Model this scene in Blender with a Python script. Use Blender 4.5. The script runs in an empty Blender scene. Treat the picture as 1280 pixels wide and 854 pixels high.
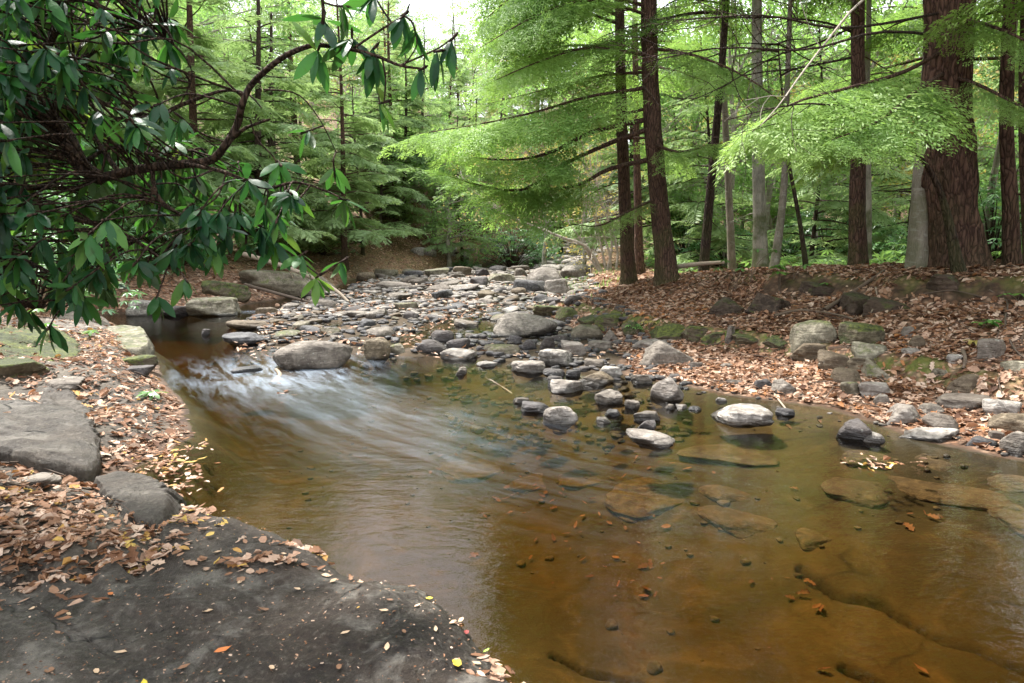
import bpy, math, random
import numpy as np
from mathutils import Vector
from mathutils.bvhtree import BVHTree
SC = bpy.context.scene
COL = SC.collection
R = math.radians
# ------------------------------------------------------------------ camera, light
FPX, PITCH, CAMH = 853.0, math.atan(127/853.0), 1.5
cam_d = bpy.data.cameras.new('camera'); cam = bpy.data.objects.new('camera', cam_d); COL.objects.link(cam)
cam.location = (0, 0, CAMH); cam.rotation_euler = (math.pi/2 - PITCH, 0, 0)
cam_d.sensor_width = 36; cam_d.lens = 36*FPX/1280; cam_d.clip_start = .05; cam_d.clip_end = 2000
SC.camera = cam
SUN_AZ, SUN_EL = R(-42), R(60)          # azimuth clockwise from +Y
w = bpy.data.worlds.new('World'); SC.world = w; w.use_nodes = True
nt = w.node_tree; nt.nodes.clear()
sky = nt.nodes.new('ShaderNodeTexSky'); sky.sky_type = 'NISHITA'; sky.sun_disc = False
sky.sun_elevation = SUN_EL; sky.sun_rotation = SUN_AZ; sky.dust_density = 3.0; sky.air_density = 1.0; sky.ozone_density = 1.0
cl = nt.nodes.new('ShaderNodeTexNoise'); cl.inputs['Scale'].default_value = 1.6; cl.inputs['Detail'].default_value = 5
rm = nt.nodes.new('ShaderNodeMapRange'); rm.inputs[1].default_value = .25; rm.inputs[2].default_value = .6; rm.inputs[3].default_value = .55; rm.inputs[4].default_value = .97
tc = nt.nodes.new('ShaderNodeTexCoord'); mxs = nt.nodes.new('ShaderNodeMix'); mxs.data_type = 'RGBA'
mxs.inputs[7].default_value = (9.6, 9.9, 10.4, 1)    # thin bright cloud veil
bg = nt.nodes.new('ShaderNodeBackground'); bg.inputs['Strength'].default_value = .115
ow = nt.nodes.new('ShaderNodeOutputWorld')
nt.links.new(tc.outputs['Generated'], cl.inputs['Vector']); nt.links.new(cl.outputs['Fac'], rm.inputs[0])
nt.links.new(rm.outputs[0], mxs.inputs[0]); nt.links.new(sky.outputs[0], mxs.inputs[6])
nt.links.new(mxs.outputs[2], bg.inputs['Color']); nt.links.new(bg.outputs[0], ow.inputs[0])
sl = bpy.data.lights.new('sun', 'SUN'); sl.energy = 4.4; sl.angle = R(5); sl.color = (1, .965, .91)
sun = bpy.data.objects.new('sun', sl); COL.objects.link(sun)
sd = Vector((math.sin(SUN_AZ)*math.cos(SUN_EL), math.cos(SUN_AZ)*math.cos(SUN_EL), math.sin(SUN_EL)))
sun.rotation_euler = sd.to_track_quat('Z', 'Y').to_euler(); sun.location = sd*60
vs = SC.view_settings; vs.view_transform = 'Standard'; vs.look = 'None'; vs.gamma = 1; vs.use_curve_mapping = False; vs.exposure = 1.5
SC.render.engine = 'CYCLES'; cy = SC.cycles
cy.use_denoising = True; cy.max_bounces = 7; cy.diffuse_bounces = 3; cy.glossy_bounces = 3; cy.transmission_bounces = 4
cy.transparent_max_bounces = 10; cy.volume_bounces = 0; cy.caustics_reflective = False; cy.caustics_refractive = False
cy.sample_clamp_indirect = 6; cy.use_adaptive_sampling = True; cy.adaptive_threshold = .02

# ------------------------------------------------------------------ numeric helpers
def _h(ix, iy, iz, s):
    n = (ix*374761393 + iy*668265263 + iz*2147483647 + s*1274126177) & 0xffffffff
    n = ((n ^ (n >> 13))*1274126177) & 0xffffffff
    n = ((n ^ (n >> 16))*2246822519) & 0xffffffff
    return ((n ^ (n >> 15)) & 0xffff)/65535.0
def vnoise(x, y, z=0.0, s=0):
    x = np.asarray(x, float); y = np.asarray(y, float); z = np.asarray(z, float) + 0*x
    ix = np.floor(x).astype(np.int64); iy = np.floor(y).astype(np.int64); iz = np.floor(z).astype(np.int64)
    fx = x-ix; fy = y-iy; fz = z-iz
    fx = fx*fx*(3-2*fx); fy = fy*fy*(3-2*fy); fz = fz*fz*(3-2*fz)
    r = 0
    for a in (0, 1):
        for b in (0, 1):
            for c in (0, 1):
                r = r + _h(ix+a, iy+b, iz+c, s)*(fx if a else 1-fx)*(fy if b else 1-fy)*(fz if c else 1-fz)
    return r*2-1
def fbm(x, y, z=0.0, o=4, s=0):
    r = 0; a = 1; t = 0
    for k in range(o):
        r = r + a*vnoise(np.asarray(x)*2**k+17.3*k, np.asarray(y)*2**k+9.1*k, np.asarray(z)*2**k, s+k); t += a; a *= .5
    return r/t
def sst(a, b, x):
    t = np.clip((x-a)/(b-a), 0, 1); return t*t*(3-2*t)
def ray(px, py):
    u = (px-640)/FPX; v = (427-py)/FPX
    return np.array([u, math.cos(PITCH)+v*math.sin(PITCH), -math.sin(PITCH)+v*math.cos(PITCH)])
def at(px, py, Y):                       # photo bearing carried out to a distance Y -> a place in metres
    d = ray(px, py); t = Y/d[1]
    return np.array([d[0]*t, Y, CAMH+d[2]*t])
def onz(px, py, z=0.0):
    d = ray(px, py); t = (z-CAMH)/d[2]
    return np.array([d[0]*t, d[1]*t, z])
def seg_dist(x, y, pts):
    """distance to a polyline, arclength of the nearest point, signed side"""
    best = np.full(np.shape(x), 1e9); S = np.zeros(np.shape(x)); N = np.zeros(np.shape(x)); acc = 0
    for (ax, ay), (bx, by) in zip(pts[:-1], pts[1:]):
        dx, dy = bx-ax, by-ay; L = math.hypot(dx, dy)
        t = np.clip(((x-ax)*dx+(y-ay)*dy)/(L*L), 0, 1)
        d = np.hypot(x-ax-t*dx, y-ay-t*dy); m = d < best
        sg = np.sign((x-ax)*dy-(y-ay)*dx)
        best = np.where(m, d, best); S = np.where(m, acc+t*L, S); N = np.where(m, d*sg, N); acc += L
    return best, S, N
def in_poly(x, y, P):
    x = np.asarray(x, float); c = np.zeros(x.shape, bool); n = len(P)
    for i in range(n):
        (ax, ay), (bx, by) = P[i], P[(i+1) % n]
        if ay == by: continue
        m = ((ay > y) != (by > y)) & (x < (bx-ax)*(y-ay)/(by-ay)+ax); c ^= m
    return c
def poly_sd(x, y, P):
    d = seg_dist(x, y, P+[P[0]])[0]
    return np.where(in_poly(x, y, P), d, -d)

def topx(x, y, z):                       # where a place shows in the photo, used only to word the labels
    c, s_ = math.cos(PITCH), math.sin(PITCH); dz = z-CAMH; f_ = y*c-dz*s_; return 640+FPX*x/f_, 427-FPX*(y*s_+dz*c)/f_
RANK = ['nearest', 'second nearest', 'third nearest', 'fourth nearest', 'fifth nearest', 'sixth nearest', 'seventh nearest', 'eighth nearest', 'ninth nearest', 'tenth nearest']
def name_by_landmark(objs, marks, words, above=False):
    """words(o) -> its look; marks: (px, py, phrase); labels say where each one shows beside which landmark"""
    B = {}
    for o in objs:
        x, y = topx(*o.location); m = min(marks, key=lambda k: ((k[0]-x)/1.0)**2+((k[1]-y)*2.2)**2); dx, dy = x-m[0], (y-m[1])*2.2
        rel = ('right of' if dx > 0 else 'left of') if abs(dx) > abs(dy) else ('in front of' if dy > 0 else 'behind')
        B.setdefault((words(o), rel, m[2]), []).append((math.hypot(dx, dy), o))
    for (w_, rel, ph), L in B.items():
        L.sort(key=lambda q: q[0])
        for i, (d, o) in enumerate(L): o['label'] = '%s %s %s' % (w_, rel, ph) if len(L) == 1 else '%s %s, %s %s' % (w_, RANK[min(i, 9)], rel, ph)
# ------------------------------------------------------------------ mesh helpers
def mesh(name, V, faces, mats=(), attrs=None, smooth=True, midx=None):
    """faces: list of integer arrays (n,3) or (n,4)"""
    V = np.asarray(V, np.float32)
    faces = [np.asarray(f, np.int32) for f in faces if len(f)]
    me = bpy.data.meshes.new(name)
    me.vertices.add(len(V)); me.vertices.foreach_set('co', V.ravel())
    tot = np.concatenate([np.full(len(f), f.shape[1], np.int32) for f in faces])
    li = np.concatenate([f.ravel() for f in faces])
    st = np.concatenate([[0], np.cumsum(tot)[:-1]]).astype(np.int32)
    me.loops.add(len(li)); me.loops.foreach_set('vertex_index', li)
    me.polygons.add(len(tot)); me.polygons.foreach_set('loop_start', st); me.polygons.foreach_set('loop_total', tot)
    if midx is not None: me.polygons.foreach_set('material_index', np.asarray(midx, np.int32))
    for m in mats: me.materials.append(m)
    me.update(calc_edges=True)
    me.polygons.foreach_set('use_smooth', np.full(len(tot), smooth, bool))
    for k, a in (attrs or {}).items():
        at_ = me.attributes.new(k, 'FLOAT', 'POINT'); at_.data.foreach_set('value', np.asarray(a, np.float32))
    return me
def link(name, me, parent=None, loc=None, label=None, cat=None, group=None, kind=None, rot=None, scale=None):
    o = bpy.data.objects.new(name, me); COL.objects.link(o)
    if parent is not None: o.parent = parent
    if loc is not None: o.location = [float(c) for c in loc]
    if rot is not None: o.rotation_euler = rot
    if scale is not None: o.scale = scale
    if label: o['label'] = label
    if cat: o['category'] = cat
    if group: o['group'] = group
    if kind: o['kind'] = kind
    return o
def grid_faces(nr, nc, wrap=False):
    a = np.arange(nr*nc).reshape(nr, nc)
    if wrap: a = np.concatenate([a, a[:, :1]], 1)
    return np.stack([a[:-1, :-1], a[:-1, 1:], a[1:, 1:], a[1:, :-1]], -1).reshape(-1, 4)
class Acc:
    def __init__(s): s.V = []; s.F = {}; s.M = {}; s.A = []; s.n = 0
    def add(s, V, F, mat=0, tint=0.0):
        V = np.asarray(V, float); F = np.asarray(F)
        s.V.append(V); s.A.append(np.zeros(len(V))+tint)
        k = F.shape[1]; s.F.setdefault(k, []).append(F+s.n); s.M.setdefault(k, []).append(np.full(len(F), mat)); s.n += len(V)
    def place(s, tV, tF, Rm, T, sc, mat=0, tint=None, tt=None):
        n, t = len(T), len(tV)
        V = np.einsum('nij,tj->nti', Rm*np.asarray(sc).reshape(-1, 1, 1), tV)+T[:, None, :]
        F = (tF[None]+(np.arange(n)*t)[:, None, None]).reshape(-1, tF.shape[1])
        ti = np.repeat(tint if tint is not None else np.random.rand(n), t)
        if tt is not None: ti = ti+np.tile(tt, n)
        s.add(V.reshape(-1, 3), F, mat, ti)
    def build(s, name, mats, smooth=True):
        ks = sorted(s.F)
        return mesh(name, np.concatenate(s.V), [np.concatenate(s.F[k]) for k in ks], mats, {'tint': np.concatenate(s.A)}, smooth,
                    np.concatenate([np.concatenate(s.M[k]) for k in ks]))
def basis(d, up, roll=None):
    """rows of frames: x along d, z near up"""
    d = d/np.linalg.norm(d, axis=-1, keepdims=True)
    y = np.cross(up, d); y /= np.linalg.norm(y, axis=-1, keepdims=True)+1e-9
    z = np.cross(d, y)
    if roll is not None:
        c = np.cos(roll)[:, None]; s_ = np.sin(roll)[:, None]; y, z = y*c+z*s_, z*c-y*s_
    return np.stack([d, y, z], -1)
def spline(P, n):
    P = np.asarray(P, float); k = len(P)
    t = np.linspace(0, k-1, n); i = np.minimum(t.astype(int), k-2); f = (t-i)[:, None]
    p0 = P[np.maximum(i-1, 0)]; p1 = P[i]; p2 = P[i+1]; p3 = P[np.minimum(i+2, k-1)]
    return .5*((2*p1)+(-p0+p2)*f+(2*p0-5*p1+4*p2-p3)*f*f+(-p0+3*p1-3*p2+p3)*f**3)
def tube(P, rad, seg=8, n=None, rough=0.0, seed=0, flare=0.0, fl_h=.5, ridge=0.0):
    """tapered tube along P; returns V, F(quads); closed by shrinking the end"""
    P = np.asarray(P, float)
    if n: P4 = spline(np.column_stack([P, rad]), n); P = P4[:, :3]; rad = P4[:, 3]
    rad = np.asarray(rad, float)+np.zeros(len(P))
    T = np.gradient(P, axis=0); T /= np.linalg.norm(T, axis=1, keepdims=True)+1e-9
    ref = np.array([0, 0, 1.]) if abs(T[:, 2].mean()) < .7 else np.array([1., 0, 0])
    X = np.cross(T, ref); X /= np.linalg.norm(X, axis=1, keepdims=True)+1e-9; Yv = np.cross(T, X)
    th = np.linspace(0, 2*np.pi, seg, endpoint=False)
    L = np.concatenate([[0], np.cumsum(np.linalg.norm(np.diff(P, axis=0), axis=1))])
    c, s_ = np.cos(th), np.sin(th)
    rr = rad[:, None]*np.ones(seg)
    if rough: rr = rr*(1+rough*fbm(c[None]*1.5+seed, s_[None]*1.5+0*L[:, None], L[:, None]*2.2+seed, 3, seed))
    if ridge: rr = rr*(1+ridge*(np.abs(vnoise(th[None]*seg/12+.6*vnoise(0*th[None], L[:, None]*3, 0, seed)+0*L[:, None], L[:, None]*1.6+0*th[None], 0, seed+5))-.3))
    if flare:
        f = np.exp(-L/fl_h)[:, None]
        rr = rr*(1+flare*f*(.55+.7*np.abs(vnoise(th[None]*1.1+seed, 0*L[:, None], 0, seed+9)))+flare*f*f*.4)
    V = P[:, None]+X[:, None]*(rr*c)[..., None]+Yv[:, None]*(rr*s_)[..., None]
    return V.reshape(-1, 3), grid_faces(len(P), seg, True)

# ------------------------------------------------------------------ materials
def mat(name):
    m = bpy.data.materials.new(name); m.use_nodes = True; t = m.node_tree; t.nodes.clear(); return m, t
class NT:
    def __init__(s, t): s.t = t; s.out = t.nodes.new('ShaderNodeOutputMaterial')
    def n(s, ty, **kw):
        nd = s.t.nodes.new('ShaderNode'+ty)
        for k, v in kw.items():
            if hasattr(nd, k) and k not in ('inputs',): setattr(nd, k, v)
            else: s.put(nd.inputs[k.replace('_', ' ')], v)
        return nd
    def put(s, sock, v):
        if hasattr(v, 'is_output') or hasattr(v, 'links'): s.t.links.new(v, sock)
        else:
            if isinstance(v, tuple) and len(v) == 3 and sock.type == 'RGBA': v = (*v, 1)
            sock.default_value = v
    def attr(s, name): return s.n('Attribute', attribute_name=name).outputs['Fac']
    def pos(s): return s.n('NewGeometry').outputs['Position']
    def nor(s): return s.n('NewGeometry').outputs['Normal']
    def objc(s): return s.n('TexCoord').outputs['Object']
    def rnd(s): return s.n('ObjectInfo').outputs['Random']
    def sep(s, v): return s.n('SeparateXYZ', Vector=v).outputs
    def vmul(s, v, k):
        nd = s.n('VectorMath', operation='MULTIPLY'); s.put(nd.inputs[0], v); s.put(nd.inputs[1], k); return nd.outputs[0]
    def vadd(s, v, k):
        nd = s.n('VectorMath', operation='ADD'); s.put(nd.inputs[0], v); s.put(nd.inputs[1], k); return nd.outputs[0]
    def noise(s, v, scale, detail=4, rough=.55, dist=0.0):
        nd = s.n('TexNoise'); s.put(nd.inputs['Vector'], v)
        for k, x in (('Scale', scale), ('Detail', detail), ('Roughness', rough), ('Distortion', dist)): nd.inputs[k].default_value = x
        return nd.outputs['Fac']
    def vor(s, v, scale, feature='F1', out='Distance', rnd=1.0):
        nd = s.n('TexVoronoi', feature=feature); s.put(nd.inputs['Vector'], v); nd.inputs['Scale'].default_value = scale; nd.inputs['Randomness'].default_value = rnd
        return nd.outputs[out]
    def math(s, op, a, b=None, clamp=False):
        nd = s.n('Math', operation=op, use_clamp=clamp); s.put(nd.inputs[0], a)
        if b is not None: s.put(nd.inputs[1], b)
        return nd.outputs[0]
    def mr(s, v, a, b, c=0.0, d=1.0):
        nd = s.n('MapRange', clamp=True); s.put(nd.inputs[0], v)
        for i, x in ((1, a), (2, b), (3, c), (4, d)): nd.inputs[i].default_value = x
        return nd.outputs[0]
    def mix(s, f, a, b, mode='MIX'):
        nd = s.n('Mix', data_type='RGBA', blend_type=mode); s.put(nd.inputs[0], f); s.put(nd.inputs[6], a); s.put(nd.inputs[7], b); return nd.outputs[2]
    def ramp(s, v, stops):
        nd = s.n('ValToRGB'); s.put(nd.inputs[0], v); e = nd.color_ramp.elements
        while len(e) < len(stops): e.new(.5)
        for q, (p, c) in zip(e, stops): q.position = p; q.color = (*c, 1)
        return nd.outputs[0]
    def bump(s, h, strength=.5, dist=.02, normal=None):
        nd = s.n('Bump'); s.put(nd.inputs['Height'], h); nd.inputs['Strength'].default_value = strength; nd.inputs['Distance'].default_value = dist
        if normal is not None: s.put(nd.inputs['Normal'], normal)
        return nd.outputs[0]
    def bsdf(s, color, rough=.8, normal=None, spec=.4):
        nd = s.n('BsdfPrincipled'); s.put(nd.inputs['Base Color'], color); s.put(nd.inputs['Roughness'], rough)
        s.put(nd.inputs['Specular IOR Level'], spec)
        if normal is not None: s.put(nd.inputs['Normal'], normal)
        return nd.outputs[0]
    def done(s, sh): s.t.links.new(sh, s.out.inputs[0])

def rock_mat(name, base, dark, moss=0.0, litchen=.5, wet=True, hue=.12):
    m, t = mat(name); g = NT(t)
    p = g.pos(); r = g.rnd(); po = g.vadd(p, g.n('CombineXYZ', X=g.math('MULTIPLY', r, 31.0), Y=g.math('MULTIPLY', r, 17.0)).outputs[0])
    n1 = g.noise(po, 2.6, 6, .62, .4); n2 = g.noise(po, 14, 6, .7, .6); n3 = g.noise(g.vmul(po, (1.5, 1.5, 9.0)), 5, 4, .6, .3)
    c = g.mix(g.mr(n1, .36, .64), dark, base)
    c = g.mix(g.mr(n2, .48, .66, 0, .75), c, tuple(min(1, x*1.6+.03) for x in base)); c = g.mix(g.mr(n2, .46, .34, 0, .6), c, tuple(x*.45 for x in dark))
    c = g.mix(g.mr(n3, .45, .7, 0, .55), c, tuple(x*.7 for x in dark))
    c = g.mix(g.math('MULTIPLY', r, hue*3, True), c, g.mix(.5, c, (.30, .20, .14)))
    c = g.mix(g.mr(r, 0, 1, 0, .45), c, tuple(x*.55 for x in dark))
    lv = g.vor(po, 19); lc = g.math('MULTIPLY', g.mr(lv, .12, .22, 1, 0), g.mr(g.noise(po, 5, 3), .52, .62, 0, litchen))
    c = g.mix(lc, c, (.42, .42, .36))
    rough = .78
    nz = g.sep(g.nor())[2]; pz = g.sep(p)[2]
    if moss > 0:
        mm = g.math('MULTIPLY', g.mr(g.math('ADD', nz, g.mr(g.noise(po, 5.5, 8, .72), .25, .75, -1.3, 1.1)), .95-moss*.95, 1.35-moss*.95), min(.95, moss+.35))
        mc = g.mix(g.mr(g.noise(po, 26, 6, .7), .35, .65), (.010, .015, .004), g.mix(g.mr(g.noise(po, 3.1, 3), .4, .62), (.05, .06, .014), (.13, .15, .025))); c = g.mix(mm, c, mc)
    if wet:
        wb = g.mr(g.math('ADD', pz, g.mr(n1, .3, .7, -.05, .05)), .015, .07, 1, 0)
        c = g.mix(g.math('MULTIPLY', wb, .75), c, g.mix(.5, (.012, .013, .014), tuple(x*.3 for x in dark)))
        sb = g.mr(pz, -.03, -.005, 1, 0); c = g.mix(g.math('MULTIPLY', sb, .8), c, g.mix(n2, (.018, .013, .006), (.06, .043, .02)))
        rough = g.mr(wb, 0, 1, .75, .3)
    h = g.math('ADD', g.math('MULTIPLY', n2, .6), g.math('ADD', g.math('MULTIPLY', n3, .8), g.math('MULTIPLY', g.noise(po, 70, 3, .7), .25)))
    g.done(g.bsdf(c, rough, g.bump(h, .75, .035), .3)); return m
M = {}
M['grey'] = rock_mat('grey_sandstone', (.20, .175, .145), (.065, .055, .046))
M['pale'] = rock_mat('pale_sandstone', (.33, .30, .265), (.12, .105, .09), 0, .7)
M['brown'] = rock_mat('brown_sandstone', (.16, .125, .08), (.06, .045, .027))
M['dark'] = rock_mat('dark_wet_stone', (.085, .083, .085), (.028, .027, .028), 0, .3)
M['mossy'] = rock_mat('mossy_sandstone', (.23, .205, .15), (.085, .075, .05), .34)
M['moss'] = rock_mat('moss_cushion', (.12, .10, .06), (.045, .038, .022), 1.0, .1, False)

def ledge_mat():
    m, t = mat('wet_bedrock'); g = NT(t); p = g.pos()
    n1 = g.noise(p, 1.1, 7, .62, .7); n2 = g.noise(p, 5, 7, .68, .5); n3 = g.noise(p, 40, 6, .75); n4 = g.noise(g.vadd(p, (9, 3, 1)), 2.6, 6, .65, 1.0)
    c = g.mix(g.mr(n1, .38, .62), (.011, .0075, .0055), (.046, .033, .024))
    c = g.mix(g.math('MULTIPLY', g.mr(n4, .50, .60), g.mr(n2, .40, .58)), c, (.17, .155, .132))
    c = g.mix(g.mr(n2, .5, .72, 0, .6), c, (.05, .034, .022))
    c = g.mix(g.mr(g.sep(p)[0], -2.2, -.6, .5, 0), c, g.mix(g.mr(n2, .3, .7), (.04, .033, .026), (.135, .118, .098)))
    c = g.mix(g.mr(n3, .54, .68, 0, .6), c, g.mix(.5, c, (.3, .27, .22))); c = g.mix(g.mr(n3, .46, .34, 0, .7), c, (.008, .006, .005))
    sp = g.mr(g.vor(p, 55), .06, .10, 1, 0); sm = g.mr(g.noise(p, 9, 2), .5, .6)
    c = g.mix(g.math('MULTIPLY', g.math('MULTIPLY', sp, sm), .8), c, (.26, .17, .07))
    pz = g.sep(p)[2]; wb = g.mr(g.math('ADD', pz, g.mr(n2, .3, .7, -.03, .03)), .02, .09, 1, 0)
    c = g.mix(g.math('MULTIPLY', wb, .7), c, (.022, .02, .012))
    n5 = g.vor(g.vadd(g.vmul(p, (1, 1.6, 1)), g.vmul(g.n('TexNoise', Scale=3.0, Vector=p).outputs['Color'], (.7, .7, .7))), .9, 'DISTANCE_TO_EDGE'); ck = g.math('MULTIPLY', g.mr(n5, 0, .012, 1, 0), g.mr(n4, .5, .56)); c = g.mix(g.math('MULTIPLY', ck, .8), c, (.006, .005, .004))
    h = g.math('ADD', g.math('SUBTRACT', g.math('MULTIPLY', n2, 1.5), g.math('MULTIPLY', ck, .8)), g.math('ADD', g.math('MULTIPLY', n3, .6), g.math('MULTIPLY', g.noise(p, 130, 3, .8), .2)))
    wet = g.mr(n1, .4, .6, .42, .72)
    g.done(g.bsdf(c, wet, g.bump(h, .9, .03), .28)); return m
M['ledge'] = ledge_mat()
M['bedslab'] = rock_mat('sunken_slab', (.078, .055, .021), (.026, .019, .008), 0, .0, False)
M['clod'] = rock_mat('root_soil', (.06, .038, .024), (.02, .013, .009), .35, .0, False)

def ground_mat():
    m, t = mat('forest_floor_and_stream_bed'); g = NT(t); p = g.pos()
    n1 = g.noise(p, .8, 5, .6); n2 = g.noise(p, 6, 6, .68, .4); n3 = g.noise(p, 45, 4, .7)
    # leaf litter far away: small cells each of its own tan
    vc = g.sep(g.vor(p, 16, 'F1', 'Color'))[0]; vd = g.vor(p, 16)
    leaf = g.ramp(vc, [(0, (.10, .045, .022)), (.3, (.22, .105, .055)), (.6, (.34, .19, .115)), (1, (.46, .31, .21))])
    leaf = g.mix(g.mr(vd, .25, .6, 0, .75), leaf, (.035, .022, .014))
    soil = g.mix(g.mr(n2, .35, .65), (.022, .014, .009), (.075, .045, .028))
    rk = g.mix(g.mr(n1, .4, .6), (.03, .023, .018), (.10, .085, .066)); rk = g.mix(g.mr(n3, .5, .75, 0, .6), rk, (.19, .165, .135)); soil = g.mix(g.attr('rock'), soil, rk)
    c = g.mix(g.math('MULTIPLY', g.math('MULTIPLY', g.attr('litter'), g.math('SUBTRACT', 1.0, g.attr('rock'))), g.mr(n2, .3, .5, .55, 1)), soil, leaf)
    c = g.mix(g.math('MULTIPLY', g.attr('moss'), g.mr(g.noise(p, 3.5, 5, .65), .42, .56)), c, g.mix(n3, (.03, .045, .008), (.13, .16, .025)))
    # bed: amber slabs and silt
    e = g.vor(g.vadd(g.vmul(p, (.8, 1.6, 0)), g.vmul(g.n('TexNoise', Scale=2.0, Vector=p).outputs['Color'], (.55, .55, .0))), 1.5, 'DISTANCE_TO_EDGE')
    bed = g.mix(g.mr(n1, .35, .65), (.016, .0125, .0045), (.064, .045, .015))
    bed = g.mix(g.mr(n2, .42, .7, 0, .65), bed, (.028, .026, .009))
    bed = g.mix(g.mr(g.noise(p, 2.2, 5, .7, 1.2), .52, .68, 0, .7), bed, (.085, .058, .022))
    bed = g.mix(g.mr(n3, .5, .75, 0, .5), bed, (.02, .012, .006))
    crk = g.math('MULTIPLY', g.mr(e, .0, .03, 1, 0), g.math('MULTIPLY', g.attr('crack'), g.mr(g.noise(p, 1.7, 3), .46, .6)))
    bed = g.mix(g.math('MULTIPLY', crk, .85), bed, (.012, .007, .002))
    bed = g.mix(g.math('MULTIPLY', g.attr('cleft'), .92), bed, (.004, .003, .002))
    c = g.mix(g.attr('bed'), c, bed)
    h = g.math('ADD', n2, g.math('MULTIPLY', n3, .35)); h = g.math('SUBTRACT', h, g.math('MULTIPLY', g.attr('litter'), g.math('MULTIPLY', vd, .8)))
    g.done(g.bsdf(c, .85, g.bump(h, .6, .03), .25)); return m
M['ground'] = ground_mat()

def bark_mat(name, a, b, moss=.3, plates=True, sc=1.0):
    m, t = mat(name); g = NT(t); p = g.objc()
    q = g.vmul(p, (1, 1, .22)); w_ = g.n('TexNoise', Scale=5.0, Vector=p).outputs['Color']; q2 = g.vadd(q, g.vmul(w_, (.06, .06, .06)))
    e = g.vor(q2, 26*sc, 'DISTANCE_TO_EDGE'); n1 = g.noise(q, 12*sc, 6, .7); n2 = g.noise(p, 2.2, 4, .6); n3 = g.noise(q, 60*sc, 4, .7)
    c = g.mix(g.mr(n1, .35, .65), a, b); c = g.mix(g.mr(n3, .4, .75, 0, .5), c, tuple(min(1, x*1.7+.01) for x in b))
    if plates: c = g.mix(g.mr(e, .0, .14, .8, 0), c, tuple(x*.35 for x in a))
    else: c = g.mix(g.mr(g.noise(g.vmul(p, (1, 1, 2.5)), 7, 5, .6, .5), .55, .65, 0, .7), c, (.33, .32, .28))
    pz = g.sep(p)[2]
    mm = g.math('MULTIPLY', g.mr(g.math('ADD', g.mr(pz, 0, 2.2, .6, 0), g.mr(n2, .3, .7, -.3, .35)), .28, .5), moss)
    c = g.mix(mm, c, g.mix(n3, (.03, .04, .01), (.11, .14, .035)))
    h = g.math('ADD', g.math('MULTIPLY', g.mr(e, 0, .25), .9 if plates else .05), g.math('MULTIPLY', n1, .5))
    g.done(g.bsdf(c, .9, g.bump(h, .8, .03 if plates else .01), .2)); return m
M['bark'] = bark_mat('hemlock_bark', (.05, .030, .022), (.12, .068, .048))
M['bark_red'] = bark_mat('red_brown_bark', (.052, .028, .020), (.125, .070, .050), .12, True, .8)
M['bark_grey'] = bark_mat('grey_smooth_bark', (.12, .105, .085), (.24, .21, .17), .4, False)
M['bark_pale'] = bark_mat('pale_mossy_bark', (.15, .15, .12), (.32, .30, .25), .8, False)
M['bark_dark'] = bark_mat('dark_bark', (.03, .02, .015), (.07, .046, .034), .25)
M['twig'] = bark_mat('bare_twig', (.18, .15, .12), (.36, .31, .26), 0, False)
M['rho_bark'] = bark_mat('rhododendron_bark', (.025, .016, .011), (.07, .042, .027), .0, True, 1.6)

def foliage_mat(name, c0, c1, c2, trans=.45, gloss=.03, rough=.5, objvar=.35):
    m, t = mat(name); g = NT(t)
    tint = g.attr('tint'); r = g.rnd(); p = g.pos()
    v = g.math('ADD', g.math('MULTIPLY', tint, .75), g.mr(g.noise(p, .7, 2), .3, .7, -.15, .4))
    c = g.ramp(v, [(0, c0), (.5, c1), (1, c2)])
    c = g.mix(g.math('MULTIPLY', r, objvar), c, g.mix(.5, c, (c1[1]*.75, c1[1]*.95, c1[2]*.9)))
    d = g.n('BsdfDiffuse', Color=c).outputs[0]
    tr = g.n('BsdfTranslucent', Color=g.mix(.5, c, (c2[0]*1.1, c2[1]*1.12, c2[2]*.7))).outputs[0]
    mx = g.n('MixShader'); mx.inputs[0].default_value = trans; t.links.new(d, mx.inputs[1]); t.links.new(tr, mx.inputs[2])
    gl = g.n('BsdfGlossy', Roughness=rough); m2 = g.n('MixShader'); m2.inputs[0].default_value = gloss
    t.links.new(mx.outputs[0], m2.inputs[1]); t.links.new(gl.outputs[0], m2.inputs[2])
    g.done(m2.outputs[0]); return m
M['hemlock'] = foliage_mat('hemlock_needles', (.06, .14, .038), (.15, .295, .07), (.29, .44, .115), .55)
M['hemlock_far_hazed'] = foliage_mat('hazed_far_hemlock_needles', (.11, .19, .08), (.225, .345, .145), (.36, .48, .22), .5)  # far needles coloured paler to stand in for distance haze
M['yellow'] = foliage_mat('autumn_foliage', (.22, .22, .05), (.36, .31, .08), (.5, .38, .14), .5)
M['green'] = foliage_mat('broadleaf_foliage', (.07, .17, .05), (.16, .34, .09), (.30, .47, .15), .55)
M['shrub'] = foliage_mat('shrub_leaves', (.025, .10, .035), (.07, .2, .06), (.16, .32, .10), .35, .08, .35)
M['seedling'] = foliage_mat('seedling_leaves', (.03, .11, .02), (.07, .21, .035), (.18, .32, .06), .4, .06, .35)

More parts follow.
